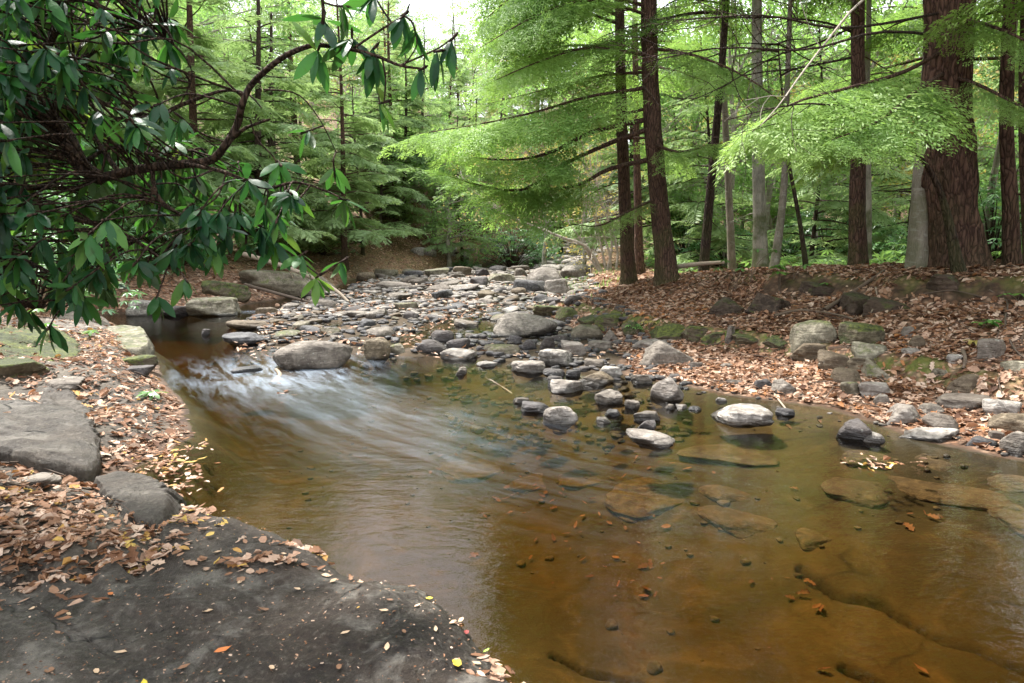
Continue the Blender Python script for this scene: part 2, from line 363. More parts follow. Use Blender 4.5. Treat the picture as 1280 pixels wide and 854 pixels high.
def rho_mat():
    m, t = mat('rhododendron_leaves'); g = NT(t); tint = g.attr('tint')
    c = g.ramp(tint, [(0, (.006, .030, .014)), (.35, (.014, .065, .022)), (.65, (.035, .13, .026)), (1, (.13, .25, .035))])
    back = g.n('NewGeometry').outputs['Backfacing']
    c = g.mix(g.math('MULTIPLY', back, .8), c, (.085, .13, .045))
    d = g.bsdf(g.mix(g.math('MULTIPLY', g.mr(g.noise(g.pos(), 34, 4), .56, .66), .55), c, (.03, .035, .012)), g.mr(g.noise(g.pos(), 9, 2), .35, .65, .3, .55), g.bump(g.noise(g.pos(), 60, 2), .15, .01), .26)
    tr = g.n('BsdfTranslucent', Color=g.ramp(tint, [(0, (.03, .12, .02)), (.6, (.08, .26, .03)), (1, (.30, .42, .05))])).outputs[0]
    mx = g.n('MixShader'); mx.inputs[0].default_value = .36; t.links.new(d, mx.inputs[1]); t.links.new(tr, mx.inputs[2])
    g.done(mx.outputs[0]); return m
M['rho'] = rho_mat()
def litter_mat():
    m, t = mat('fallen_leaf'); g = NT(t); tint = g.attr('tint')
    c = g.ramp(tint, [(0, (.07, .03, .017)), (.18, (.17, .075, .035)), (.4, (.30, .155, .085)), (.62, (.46, .30, .21)), (.82, (.62, .47, .36)), (.9, (.40, .17, .06)), (.95, (.52, .33, .08)), (1, (.60, .46, .12))])
    c = g.mix(g.mr(g.noise(g.pos(), 60, 3), .35, .7, 0, .4), c, (.10, .05, .025))
    d = g.bsdf(c, .7, None, .3); tr = g.n('BsdfTranslucent', Color=c).outputs[0]
    mx = g.n('MixShader'); mx.inputs[0].default_value = .18; t.links.new(d, mx.inputs[1]); t.links.new(tr, mx.inputs[2])
    g.done(mx.outputs[0]); return m
M['leaf'] = litter_mat()
def plain(name, c, rough=.6):
    m, t = mat(name); g = NT(t); n = g.noise(g.pos(), 40, 4)
    g.done(g.bsdf(g.mix(g.mr(n, .3, .7), tuple(x*.7 for x in c), c), rough)); return m
M['leaf_yellow'] = plain('yellow_leaf', (.62, .46, .04)); M['leaf_green'] = plain('green_leaf', (.25, .42, .05))
M['leaf_orange'] = plain('orange_leaf', (.55, .17, .04)); M['leaf_red'] = plain('red_leaf', (.22, .035, .03)); M['leaf_tan'] = plain('tan_leaf', (.58, .40, .25))
M['leaf_brown'] = plain('brown_leaf', (.22, .11, .055)); M['stick'] = plain('weathered_stick', (.34, .27, .2), .8); M['root'] = plain('root_bark', (.14, .10, .07), .9)
M['stick_dark'] = plain('dark_stick', (.10, .07, .05), .8)
# ------------------------------------------------------------------ terrain (profile of the valley, row by row)
YR = np.array([-60, -8, 0, 1.5, 2.14, 2.75, 3.36, 4.06, 4.5, 5.1, 6, 7.5, 9.1, 10.5, 12.2, 13.2, 13.8, 14.5, 15.5, 18, 22, 26, 29, 32.5, 37, 45, 60, 100, 400.])
def row(*v): return np.array(v, float)
XL = row(2, 2, .6, .1, -.3, -.9, -1.5, -2.5, -2.5, -2.5, -3.07, -4.0, -4.93, -6, -7.1, -8.0, -8.1, -6.7, -6.1, -5.9, -5.6, -6.1, -5.2, -4, -2, 2.2, 7, 16, 60)
XRS = row(20, 10, 8, 7, 6.4, 5.8, 5.2, 4.1, 3.55, 2.98, 2.72, 1.3, 1.3, 1.2, .8, .5, .6, .8, 1.1, 1.6, 2.0, 2.2, 2.2, 2.4, 3.2, 6.5, 11, 20, 66)
XLB = row(24, 14, 12, 8.5, 7.6, 7, 6.2, 5.2, 4.8, 4.45, 3.9, 3.28, 2.15, 1.55, 1.05, .85, .9, 1.1, 1.4, 1.95, 2.5, 2.8, 2.9, 3.4, 4.5, 8, 13, 22, 68)
XC = row(30, 18, 15, 10.5, 9.4, 8.6, 7.6, 6.7, 6.4, 6.2, 6.05, 5.7, 4.85, 4.1, 3.1, 2.7, 2.45, 2.3, 2.4, 2.7, 3.3, 3.6, 3.8, 4.4, 6, 10, 16, 26, 72)
ZC = row(1.2, 1.2, 1.2, 1.2, 1.2, 1.2, 1.2, 1.2, 1.2, 1.2, 1.2, 1.2, 1.1, 1.08, .98, .8, .68, .66, .63, .6, .6, .65, .7, .8, 1.1, 1.6, 2.6, 7, 30)
CUT = row(.5, .5, .5, .5, .5, .5, .5, .5, .52, .54, .56, .58, .56, .6, .72, .78, .8, .8, .8, .8, .8, .8, .8, .8, .8, .8, .8, .8, .8)
BANKL = row(.35, .35, .28, .25, .2, .2, .2, .24, .26, .3, .34, .42, .5, .5, .45, .4, .4, .4, .42, .45, .5, .6, .7, .9, 1.2, 2, 3, 6, 30)
BAR = [(-2.9, 8.4), (-1.9, 8.9), (-1, 8.75), (0, 8.4), (.7, 7.9), (1.5, 7.6), (1.8, 9), (1.3, 12), (1.7, 17), (2.2, 22), (2.4, 31), (0, 33.5), (-3, 31.5), (-4.6, 28.5), (-5.2, 26), (-4.9, 20), (-5.0, 16), (-4.9, 12.8), (-3.6, 9.6)]
POOLS = [([(-4.4, 15.5), (-2.2, 15.3), (-2.6, 18.2), (-4.6, 18.5)], .09), ([(-2.0, 27), (1.0, 26.6), (.6, 28.3), (-2.3, 28.6)], .16)]
CRACKS = [[onz(x, y, -.38)[:2] for x, y in q] for q in ([(1005, 706), (1050, 728), (1110, 742), (1160, 765), (1225, 790), (1290, 818), (1400, 850)],
          [(1060, 800), (1110, 818), (1150, 838), (1190, 856), (1260, 890)], [(690, 800), (735, 818), (800, 835), (850, 862)])]
LEDGE_PX = [(700, 856), (655, 838), (622, 808), (600, 782), (582, 762), (548, 733), (500, 712), (452, 704), (418, 690), (400, 666), (355, 650), (308, 634), (262, 618), (232, 612), (205, 640), (190, 668), (168, 700), (128, 684), (92, 706), (48, 694), (10, 716), (-60, 690), (-160, 712), (-420, 720)]
LEDGE_X = [(-2.6, .6), (-1.2, -.5), (.4, .2), (.75, 1.3)]
LEDGE = [tuple(onz(a, b, .05)[:2]) for a, b in LEDGE_PX]+LEDGE_X
def terrain(x, y, fine=True, full=False):
    x = np.asarray(x, float); y = np.asarray(y, float)
    L = np.interp(y, YR, XL)+.22*fbm(y*.55, 0*y, 3, 3, 4)*sst(3, 6, y); Rs = np.interp(y, YR, XRS)+.2*fbm(y*.9, 0*y, 9, 3, 6)
    LB = np.interp(y, YR, XLB)+.1*fbm(y*1.3, 0*y, 5, 3, 8); C = np.interp(y, YR, XC)+.4*fbm(y*1.1, x*.5, 7, 4, 9); zc = np.interp(y, YR, ZC); bl = np.interp(y, YR, BANKL)
    cut = np.clip(np.interp(y, YR, CUT)*(1+.35*fbm(y*1.3, x*.8, 3, 3, 44)), .4, .9); up = .045*np.clip(y-33.5, 0, 25); hill = 15*sst(44, 125, y)+22*sst(110, 330, y)
    LB = np.maximum(LB, Rs+.15); C = np.maximum(C, LB+.5); mid = L*.6+Rs*.4
    LEDGE_D = poly_sd(x, y, LEDGE)
    XS = [L-150, L-40, L-13, L-5, L-2, L-.6, L, L+np.minimum(.6, (Rs-L)*.2), mid, Rs-np.minimum(1.2, (Rs-L)*.25), Rs, LB, LB+.22, C-.55, C+.02, C+1.0, C+9, C+60, C+250]
    dp = sst(36, 44, y)
    ZS = [34+0*y, 10+0*y, 3.0+0*y, 1.15*bl/.45, bl, bl*.5, 0*y, -.42+.36*dp, -.55+.49*dp, -.20+.13*dp, 0*y, .16+0*y, .36+0*y, zc*cut, zc*.93, zc, zc+.15, zc+6, zc+26]
    z = np.where(x <= XS[0], ZS[0], ZS[-1])*1.0
    for i in range(len(XS)-1):
        t = (x-XS[i])/(XS[i+1]-XS[i]+1e-6); m = (t >= 0) & (t < 1)
        if 5 <= i <= 9 or i >= 12: t = t*t*(3-2*t)*.5+t*.5
        z = np.where(m, ZS[i]+(ZS[i+1]-ZS[i])*t, z)
    z = z+up+hill
    bsd = poly_sd(x, y, BAR)+.25*fbm(x*1.2, y*1.2, 2, 3, 31)
    bh = -.012+.0035*(np.clip(y, 8, 33)-8)+.13*fbm(x*.9, y*.5, 0, 4, 12)*sst(34, 20, y)+.02*sst(26, 33, y)
    for P, dz in POOLS: bh = bh-(bh+dz*.45)*sst(-.5, .3, poly_sd(x, y, P))
    k = sst(-.75, .15, bsd); inch = (x > L-.2) & (x < LB); z = np.where(inch & (z < bh), z+(bh-z)*k, z)
    land = np.where(x < mid, L-x, x-Rs); litter = sst(-.02, .18, land)*(1-k*(x < Rs))
    rr = np.hypot(x, y); amp = sst(.1, .8, land)
    z = z+amp*.05*fbm(x*1.7, y*1.7, 0, 4, 2)+amp*.3*fbm(x*.35, y*.35, 0, 3, 3)*sst(14, 40, rr)
    z = z+(1-amp)*.04*fbm(x*1.1, y*1.1, 0, 3, 5)*sst(.0, .5, -land)
    hol = sst(.35, 0, np.abs(x-(C-.3)))*sst(6.2, 7.2, y)*sst(11.8, 10.8, y)
    lb_ = sst(.0, .3, L-x)*sst(12, 9, y); q_ = fbm(x*.6+.2*y, y*.9, 0, 4, 61)*7; z = z+lb_*.022*(np.floor(q_)+sst(.75, 1, q_-np.floor(q_))-1)*sst(.0, 1.2, L-x)
    z = z+hol*.2*fbm(x*2.6, y*2.6, 0, 4, 22)
    z = z-(np.maximum(z, 0)+.06)*sst(.0, .22, LEDGE_D)
    if fine:
        z = z+.012*fbm(x*7, y*7, 0, 3, 7)*np.where(land > 0, 1, .6)
        for q in CRACKS:
            d = seg_dist(x+.03*vnoise(x*6, y*6, 0, 3), y+.03*vnoise(x*6, y*6, 3, 4), q)[0]; z = z-.16*np.exp(-(d/(.014+.016*np.abs(vnoise(x*3, y*3, 1, 8))))**2)*sst(-.9, -.5, vnoise(x*2.2, y*2.2, 6, 9))
    if not full: return z
    bed = sst(.03, -.02, land)*(1-k*.6)
    moss = (sst(.3, .0, np.abs(x-(LB+.16)))*sst(5.2, 6.5, y)*sst(17, 14, y)*.9 + sst(.35, .1, np.abs(x-C))*.5*sst(5, 7, y)*sst(12.5, 11, y)+.3*(y > 20))*(land > 0)
    lit = litter*(1-.85*sst(.3, .05, np.abs(x-(C-.25)))*sst(6.2, 7.4, y)*sst(12, 10.5, y)*sst(-.25, .05, fbm(x*1.3, y*1.3, 0, 3, 40)))
    return z, bed, np.clip(moss, 0, 1), np.clip(lit*(LEDGE_D < .12), 0, 1), sst(.5, 2.5, x+.2*y-.6), sst(.0, .3, L-x)*sst(-9, -6, x)*sst(12, 9, y)
def cleft(x, y):
    r_ = np.zeros(x.shape)
    for q in CRACKS: d = seg_dist(x+.03*vnoise(x*6, y*6, 0, 3), y+.03*vnoise(x*6, y*6, 3, 4), q)[0]; r_ = np.maximum(r_, np.exp(-(d/(.016+.014*np.abs(vnoise(x*3, y*3, 1, 8))))**2))
    return r_*(y < 8)
th = np.concatenate([np.linspace(-48, 48, 720), np.linspace(48, 312, 90)[1:-1]])*math.pi/180
rad = np.concatenate([[.02, .3], np.geomspace(.6, 60, 640), np.geomspace(60, 420, 60)[1:]])
tt, rr_ = np.meshgrid(th, rad); gx = (rr_*np.sin(tt)).ravel(); gy = (rr_*np.cos(tt)).ravel()
gz, gb, gm, gl_, gc, gr = terrain(gx, gy, True, True)
GV = np.column_stack([gx, gy, gz]); GF = grid_faces(len(rad), len(th), True)
link('ground', mesh('ground', GV, [GF], [M['ground']], {'bed': gb, 'moss': gm, 'litter': gl_, 'crack': gc, 'rock': gr, 'cleft': cleft(gx, gy)}), kind='structure')
def tz(x, y): return float(terrain(np.array([x]), np.array([y]), False)[0])
def hit(px, py, water=True):
    d = ray(px, py); t = np.geomspace(1.5, 90, 900); X = d[0]*t; Y = d[1]*t; Z = CAMH+d[2]*t
    g = terrain(X, Y, False)
    if water: g = np.maximum(g, 0)
    i = np.argmax(Z < g)
    if not (Z < g).any(): i = len(t)-1
    return np.array([X[i], Y[i], g[i]])
# ------------------------------------------------------------------ water
FLOW = [(-4.6, 13.2), (-4.3, 11), (-3.6, 9.3), (-2.9, 8.0), (-2.2, 6.8), (-1.2, 5.5), (.2, 4.3), (2, 3.2), (4.5, 2.2), (9, 1), (14, -8)]
def water():
    wx = np.concatenate([np.linspace(-10, -6.1, 20), np.linspace(-6, 6, 150), np.linspace(6.2, 26, 30)]); wy = np.concatenate([np.linspace(-30, -.5, 20), np.geomspace(.3, 36, 230)])
    X, Y = np.meshgrid(wx, wy); X = X.ravel(); Y = Y.ravel(); d, S, N = seg_dist(X, Y, FLOW)
    rif = sst(1.3, .3, d)*sst(.5, 2, S)*sst(9.5, 5.0, S)*.7; ent = np.exp(-((X+2.75)**2+((Y-7.7)*1.0)**2)/.9)+.8*np.exp(-((X+5.0)**2/.8+(Y-14.3)**2/.05))+.7*np.exp(-((X+2.3)**2/.5+((Y-9.0)**2)/.12))
    smear = sst(1.35, .2, np.abs(N+.1))*sst(4.0, 6.5, S)*sst(12.5, 8.2, S)
    Z = .02*ent*fbm(X*5, Y*5, 0, 3, 3); Z = Z.clip(-.02, .03)
    n = len(X); nr, nc = len(wy), len(wx); F = grid_faces(nr, nc)
    ring = np.concatenate([np.arange(nc), np.arange(1, nr)*nc+nc-1, (nr-1)*nc+np.arange(nc-2, -1, -1), np.arange(nr-2, 0, -1)*nc])
    V = np.column_stack([X, Y, Z]); B = V[ring].copy(); B[:, 2] = -1.6; k = len(ring); a = np.arange(k); b = (a+1) % k
    side = np.stack([ring[a], n+a, n+b, ring[b]], -1); V = np.vstack([V, B, [[8, 2, -1.6]]]); cap = np.stack([n+b, n+a, np.full(k, n+k)], -1)
    z_ = np.zeros(k+1); me = mesh('stream_water', V, [cap, np.vstack([F, side])], [], {'fs': np.r_[S, z_], 'fn': np.r_[N, z_], 'rif': np.r_[rif, z_], 'ent': np.r_[ent, z_], 'smear': np.r_[smear, z_]})
    m, t = mat('amber_stream_water'); g = NT(t); p = g.pos()
    fs, fn, rif, ent, sme = (g.attr(q) for q in ('fs', 'fn', 'rif', 'ent', 'smear'))
    fv = g.n('CombineXYZ', X=g.math('MULTIPLY', fs, .8), Y=g.math('MULTIPLY', fn, 4.0), Z=0.0).outputs[0]
    st = g.noise(fv, 1.6, 5, .65, .5); st2 = g.noise(g.n('CombineXYZ', X=g.math('MULTIPLY', fs, 2.5), Y=g.math('MULTIPLY', fn, 13.0), Z=0.0).outputs[0], 1.5, 4, .6, .3)
    rp = g.noise(g.vmul(p, (2.2, 5.0, 1)), 2.4, 4, .6, .3); rp2 = g.noise(g.vmul(p, (5, 14, 1)), 2.5, 3, .6)
    h = g.math('ADD', g.math('MULTIPLY', rp, .35), g.math('MULTIPLY', g.math('ADD', g.math('MULTIPLY', st, 1.2), g.math('MULTIPLY', st2, .14)), g.math('ADD', g.math('MULTIPLY', sme, .5), g.math('ADD', g.math('MULTIPLY', rif, .42), .03))))
    h = g.math('ADD', h, g.math('MULTIPLY', rp2, .07))
    nb = g.bump(h, .3, .04)
    fr = g.n('Fresnel', IOR=1.333, Normal=nb).outputs[0]
    ro = g.math('ADD', g.mr(sme, 0, 1, .03, .24), g.math('MULTIPLY', rif, .08))
    gl = g.n('BsdfGlossy', Roughness=ro, Normal=nb).outputs[0]; tr = g.n('BsdfTransparent', Color=(.97, .95, .9)).outputs[0]
    mx = g.n('MixShader'); g.put(mx.inputs[0], g.math('MULTIPLY', fr, 1.0, True)); t.links.new(tr, mx.inputs[1]); t.links.new(gl, mx.inputs[2])
    fm = g.math('ADD', g.math('MULTIPLY', g.mr(g.math('ADD', g.math('MULTIPLY', st, .75), g.math('MULTIPLY', st2, .25)), .44, .72), g.math('ADD', g.math('MULTIPLY', ent, .42), g.math('MULTIPLY', sme, .10))), 0.0, True)
    df = g.n('BsdfDiffuse', Color=(.55, .66, .80)).outputs[0]; m2 = g.n('MixShader'); g.put(m2.inputs[0], fm)
    t.links.new(mx.outputs[0], m2.inputs[1]); t.links.new(df, m2.inputs[2]); g.done(m2.outputs[0])
    va = g.n('VolumeAbsorption', Color=(.77, .585, .18), Density=1.6); t.links.new(va.outputs[0], g.out.inputs[1])
    me.materials.append(m); link('stream_water', me, kind='structure')
water()
# ------------------------------------------------------------------ rock maker
import bmesh
def ico(n):
    bm = bmesh.new(); bmesh.ops.create_icosphere(bm, subdivisions=n, radius=1); V = np.array([v.co[:] for v in bm.verts]); F = np.array([[v.index for v in f.verts] for f in bm.faces]); bm.free(); return V, F
ICO = {n: ico(n) for n in (3, 4, 5, 6)}
def rock_shape(seed, style='boulder', n=5):
    V, F = ICO[n]; rng = np.random.RandomState(seed)
    P, npl, lo = {'boulder': (10, 20, .74), 'cobble': (6, 16, .8), 'slab': (18, 18, .72), 'angular': (20, 15, .66), 'wedge': (20, 13, .62)}[style]
    N = rng.normal(size=(npl, 3)); N /= np.linalg.norm(N, axis=1, keepdims=True); hh = rng.uniform(lo, 1.08, npl)
    ex = [[0, 0, 1], [0, 0, -1], [1, 0, 0], [-1, 0, 0], [0, 1, 0], [0, -1, 0]]; N = np.vstack([N, ex]); hh = np.r_[hh, .8 if style != 'boulder' else .92, .9, 1.2, 1.2, 1.2, 1.2]; hh[:npl] *= np.where(np.abs(N[:npl, 2]) > .8, 1.1, 1)
    if style == 'slab': N[-6:, :2] += rng.normal(scale=.08, size=(6, 2)); hh[-6] = .62
    if style == 'wedge': N[-6] = [.55, .1, .83]; hh[-6] = .5
    dd = np.maximum(0, V@N.T)/hh; r = (dd**P).sum(1)**(-1/P)
    W = V*r[:, None]; s = seed*7.7
    W *= (1+.10*fbm(W[:, 0]*1.6+s, W[:, 1]*1.6, W[:, 2]*1.6, 3, seed % 50)+.035*fbm(W[:, 0]*6+s, W[:, 1]*6, W[:, 2]*9, 3, seed % 40))[:, None]
    if style in ('slab', 'angular', 'wedge') and n > 4:      # bedding steps on the flanks
        q = np.floor(W[:, 2]*5+fbm(W[:, 0]*2+s, W[:, 1]*2, 0, 2, 3)*1.2); W[:, :2] *= (1+.045*vnoise(q*3.7+s, 0*q, 0, 5))[:, None]
    W -= (W.max(0)+W.min(0))/2; W /= (W.max(0)-W.min(0)); return W, F
HEROES = []
def rock(x0, x1, yt, yb, mk='grey', style='boulder', label='', name='boulder', dr=.75, tilt=0.0, yaw=0.0, sink=.3, group=None, cat=None, seed=None, n=5):
    cx = (x0+x1)/2; b = hit(cx, yb); seed = seed or int(x0*13+yt*7) % 9973
    W, F = rock_shape(seed, style, n); w = (x1-x0)*b[1]/FPX; d = w*dr; Yc = b[1]+d*.38; w = (x1-x0)*Yc/FPX; X = ray(cx, yb)[0]/ray(cx, yb)[1]*Yc
    zt = at(cx, yt, Yc)[2]; h = max(zt-b[2], .02); zb = b[2]-sink*h-.03
    V = W*[w, d, zt-zb]
    if tilt: c, s_ = math.cos(tilt), math.sin(tilt); V = np.column_stack([V[:, 0]*c-V[:, 2]*s_, V[:, 1], V[:, 0]*s_+V[:, 2]*c]); V *= [w/np.ptp(V[:, 0]), 1, (zt-zb)/np.ptp(V[:, 2])]
    V = V+[0, 0, (zt-zb)/2-V[:, 2].max()+(zt-zb)/2]
    V[:, 2] -= V[:, 2].min()
    if b[2] < .004: f_ = np.clip((-.005-(V[:, 2]+zb))/.12, 0, 1); V[:, 0] *= 1-.32*f_; V[:, 1] = V[:, 1]*(1-.4*f_)+.12*d*f_
    o = link(name, mesh(name, V, [F], [M[mk]]), None, (X, Yc, zb), label, cat or 'rock', group, rot=(0, 0, -math.atan2(X, Yc)+yaw)); HEROES.append(o); return o
# ------------------------------------------------------------------ bedrock ledge and slabs of the near left bank
def slab(name, pix, z, label, cat='rock ledge', mk='ledge', nth=300, nr=110, amp=.03, bottom=-.35, edge=.08, steps=.0, cen=None, seed=1, jag=.03, extra=None, tiltx=0.0, lift=.05):
    if extra is None:
        c_ = hit(sum(q[0] for q in pix)/len(pix), sum(q[1] for q in pix)/len(pix)); z = z if bottom < -.2 else c_[2]+lift
        bottom = min(bottom, z-.15)
    P = [tuple(onz(x, y, z)[:2]) for x, y in pix]+(extra or [])
    P = spline(np.array(P+[P[0]]), len(P)*9)[:-1]
    c = np.mean(P, 0) if cen is None else np.array(cen)
    ang = np.arctan2(P[:, 1]-c[1], P[:, 0]-c[0]); rr = np.hypot(P[:, 0]-c[0], P[:, 1]-c[1]); o = np.argsort(ang); ang = ang[o]; rr = rr[o]
    th = np.linspace(-np.pi, np.pi, nth, endpoint=False); Rr = np.interp(th, ang, rr, period=2*np.pi)
    Rr = Rr+jag*fbm(np.cos(th)*6+seed, np.sin(th)*6, 0, 5, seed)*1.6
    f = np.linspace(0, 1, nr)**.8; X = c[0]+np.outer(f, Rr*np.cos(th)); Y = c[1]+np.outer(f, Rr*np.sin(th)); dist = (1-f)[:, None]*Rr[None]
    field = fbm(X*1.3+seed, Y*1.3, 0, 4, seed); base_ = z if (extra or bottom < -.2) else .8*(terrain(X, Y, False)+lift*.7)+.2*z
    Z = base_+amp*1.2*field+.016*fbm(X*7, Y*9, 0, 5, seed+3)+.005*fbm(X*34, Y*34, 0, 4, seed+4)+tiltx*(X-c[0])
    if steps: q = fbm(X*.7+.3*Y+seed, Y*1.1, 0, 3, seed+8)*6; Z = Z+steps*(np.floor(q)+sst(.8, 1, q-np.floor(q)))
    Z = Z-(z*(base_ is z)+.03)*sst(edge*5, 0, dist)*.6-.03*sst(edge, 0, dist)
    rings = [np.stack([X, Y, Z], -1)]
    for k, (g, dz) in enumerate(((1.004, -.03), (1.0+.02, -.1), (1.03, bottom))):
        Xo = c[0]+Rr*np.cos(th)*(1+(g-1)*.3)+.01*fbm(th*9, 0*th, k, 3, seed); Yo = c[1]+Rr*np.sin(th)*(1+(g-1)*.3); rings.append(np.stack([Xo, Yo, np.maximum(Z[-1]+dz, bottom) if k < 2 else 0*Xo+bottom], -1)[None])
    V = np.concatenate(rings).reshape(-1, 3)
    return link(name, mesh(name, V, [grid_faces(nr+3, nth, True)[:, ::-1]], [M[mk]]), None, None, label, cat)
led = slab('bedrock_ledge', LEDGE_PX, .10,
     'dark wet foreground bedrock ledge sloping into the pool, filling the lower left corner', nth=560, nr=230, amp=.035, edge=.05, steps=.011, cen=(-1.0, 1.9), seed=3, extra=LEDGE_X)
s2 = slab('bedrock_shelf', [(112, 592), (150, 584), (200, 590), (226, 606), (222, 630), (196, 655), (160, 650), (120, 628)], .12, 'small grey-brown bedrock shelf at the waterline, just above the big foreground ledge', 'rock ledge', 'ledge', 200, 50, .02, seed=11, edge=.02)
s3 = slab('stone_slab', [(-60, 520), (10, 506), (60, 503), (98, 510), (118, 530), (122, 560), (100, 576), (50, 577), (0, 565), (-70, 570)], .18, 'large flat grey slab with a curved crack lying in leaves at the left edge', 'rock', 'ledge', 220, 60, .03, bottom=.05, edge=.03, steps=.02, seed=17)
s4 = slab('stone_slab', [(52, 484), (80, 480), (112, 494), (108, 508), (70, 508), (46, 498)], .36, 'small flat grey slab among brown leaves above the big curved slab', 'rock', 'ledge', 140, 30, .02, bottom=.1, edge=.02, seed=19)
s5 = slab('stone_slab', [(112, 418), (128, 409), (160, 406), (182, 411), (190, 424), (178, 436), (140, 438), (112, 434)], .20, 'thick pale flat-topped slab jutting into the pool at the left bank', 'rock', 'mossy', 200, 50, .02, bottom=-.3, edge=.02, seed=23)
s6 = slab('stone_slab', [(60, 398), (100, 384), (132, 386), (134, 402), (100, 412), (58, 414)], .45, 'broad pale slab on the left bank directly behind the jutting flat-topped slab', 'rock', 'grey', 160, 40, .03, bottom=-.1, edge=.02, seed=29)
s7 = slab('stone_slab', [(-40, 425), (20, 412), (80, 414), (100, 430), (70, 446), (0, 450), (-50, 446)], .42, 'mossy layered dark slab under the rhododendron at the left edge', 'rock', 'moss', 160, 40, .05, bottom=0, edge=.03, seed=37)
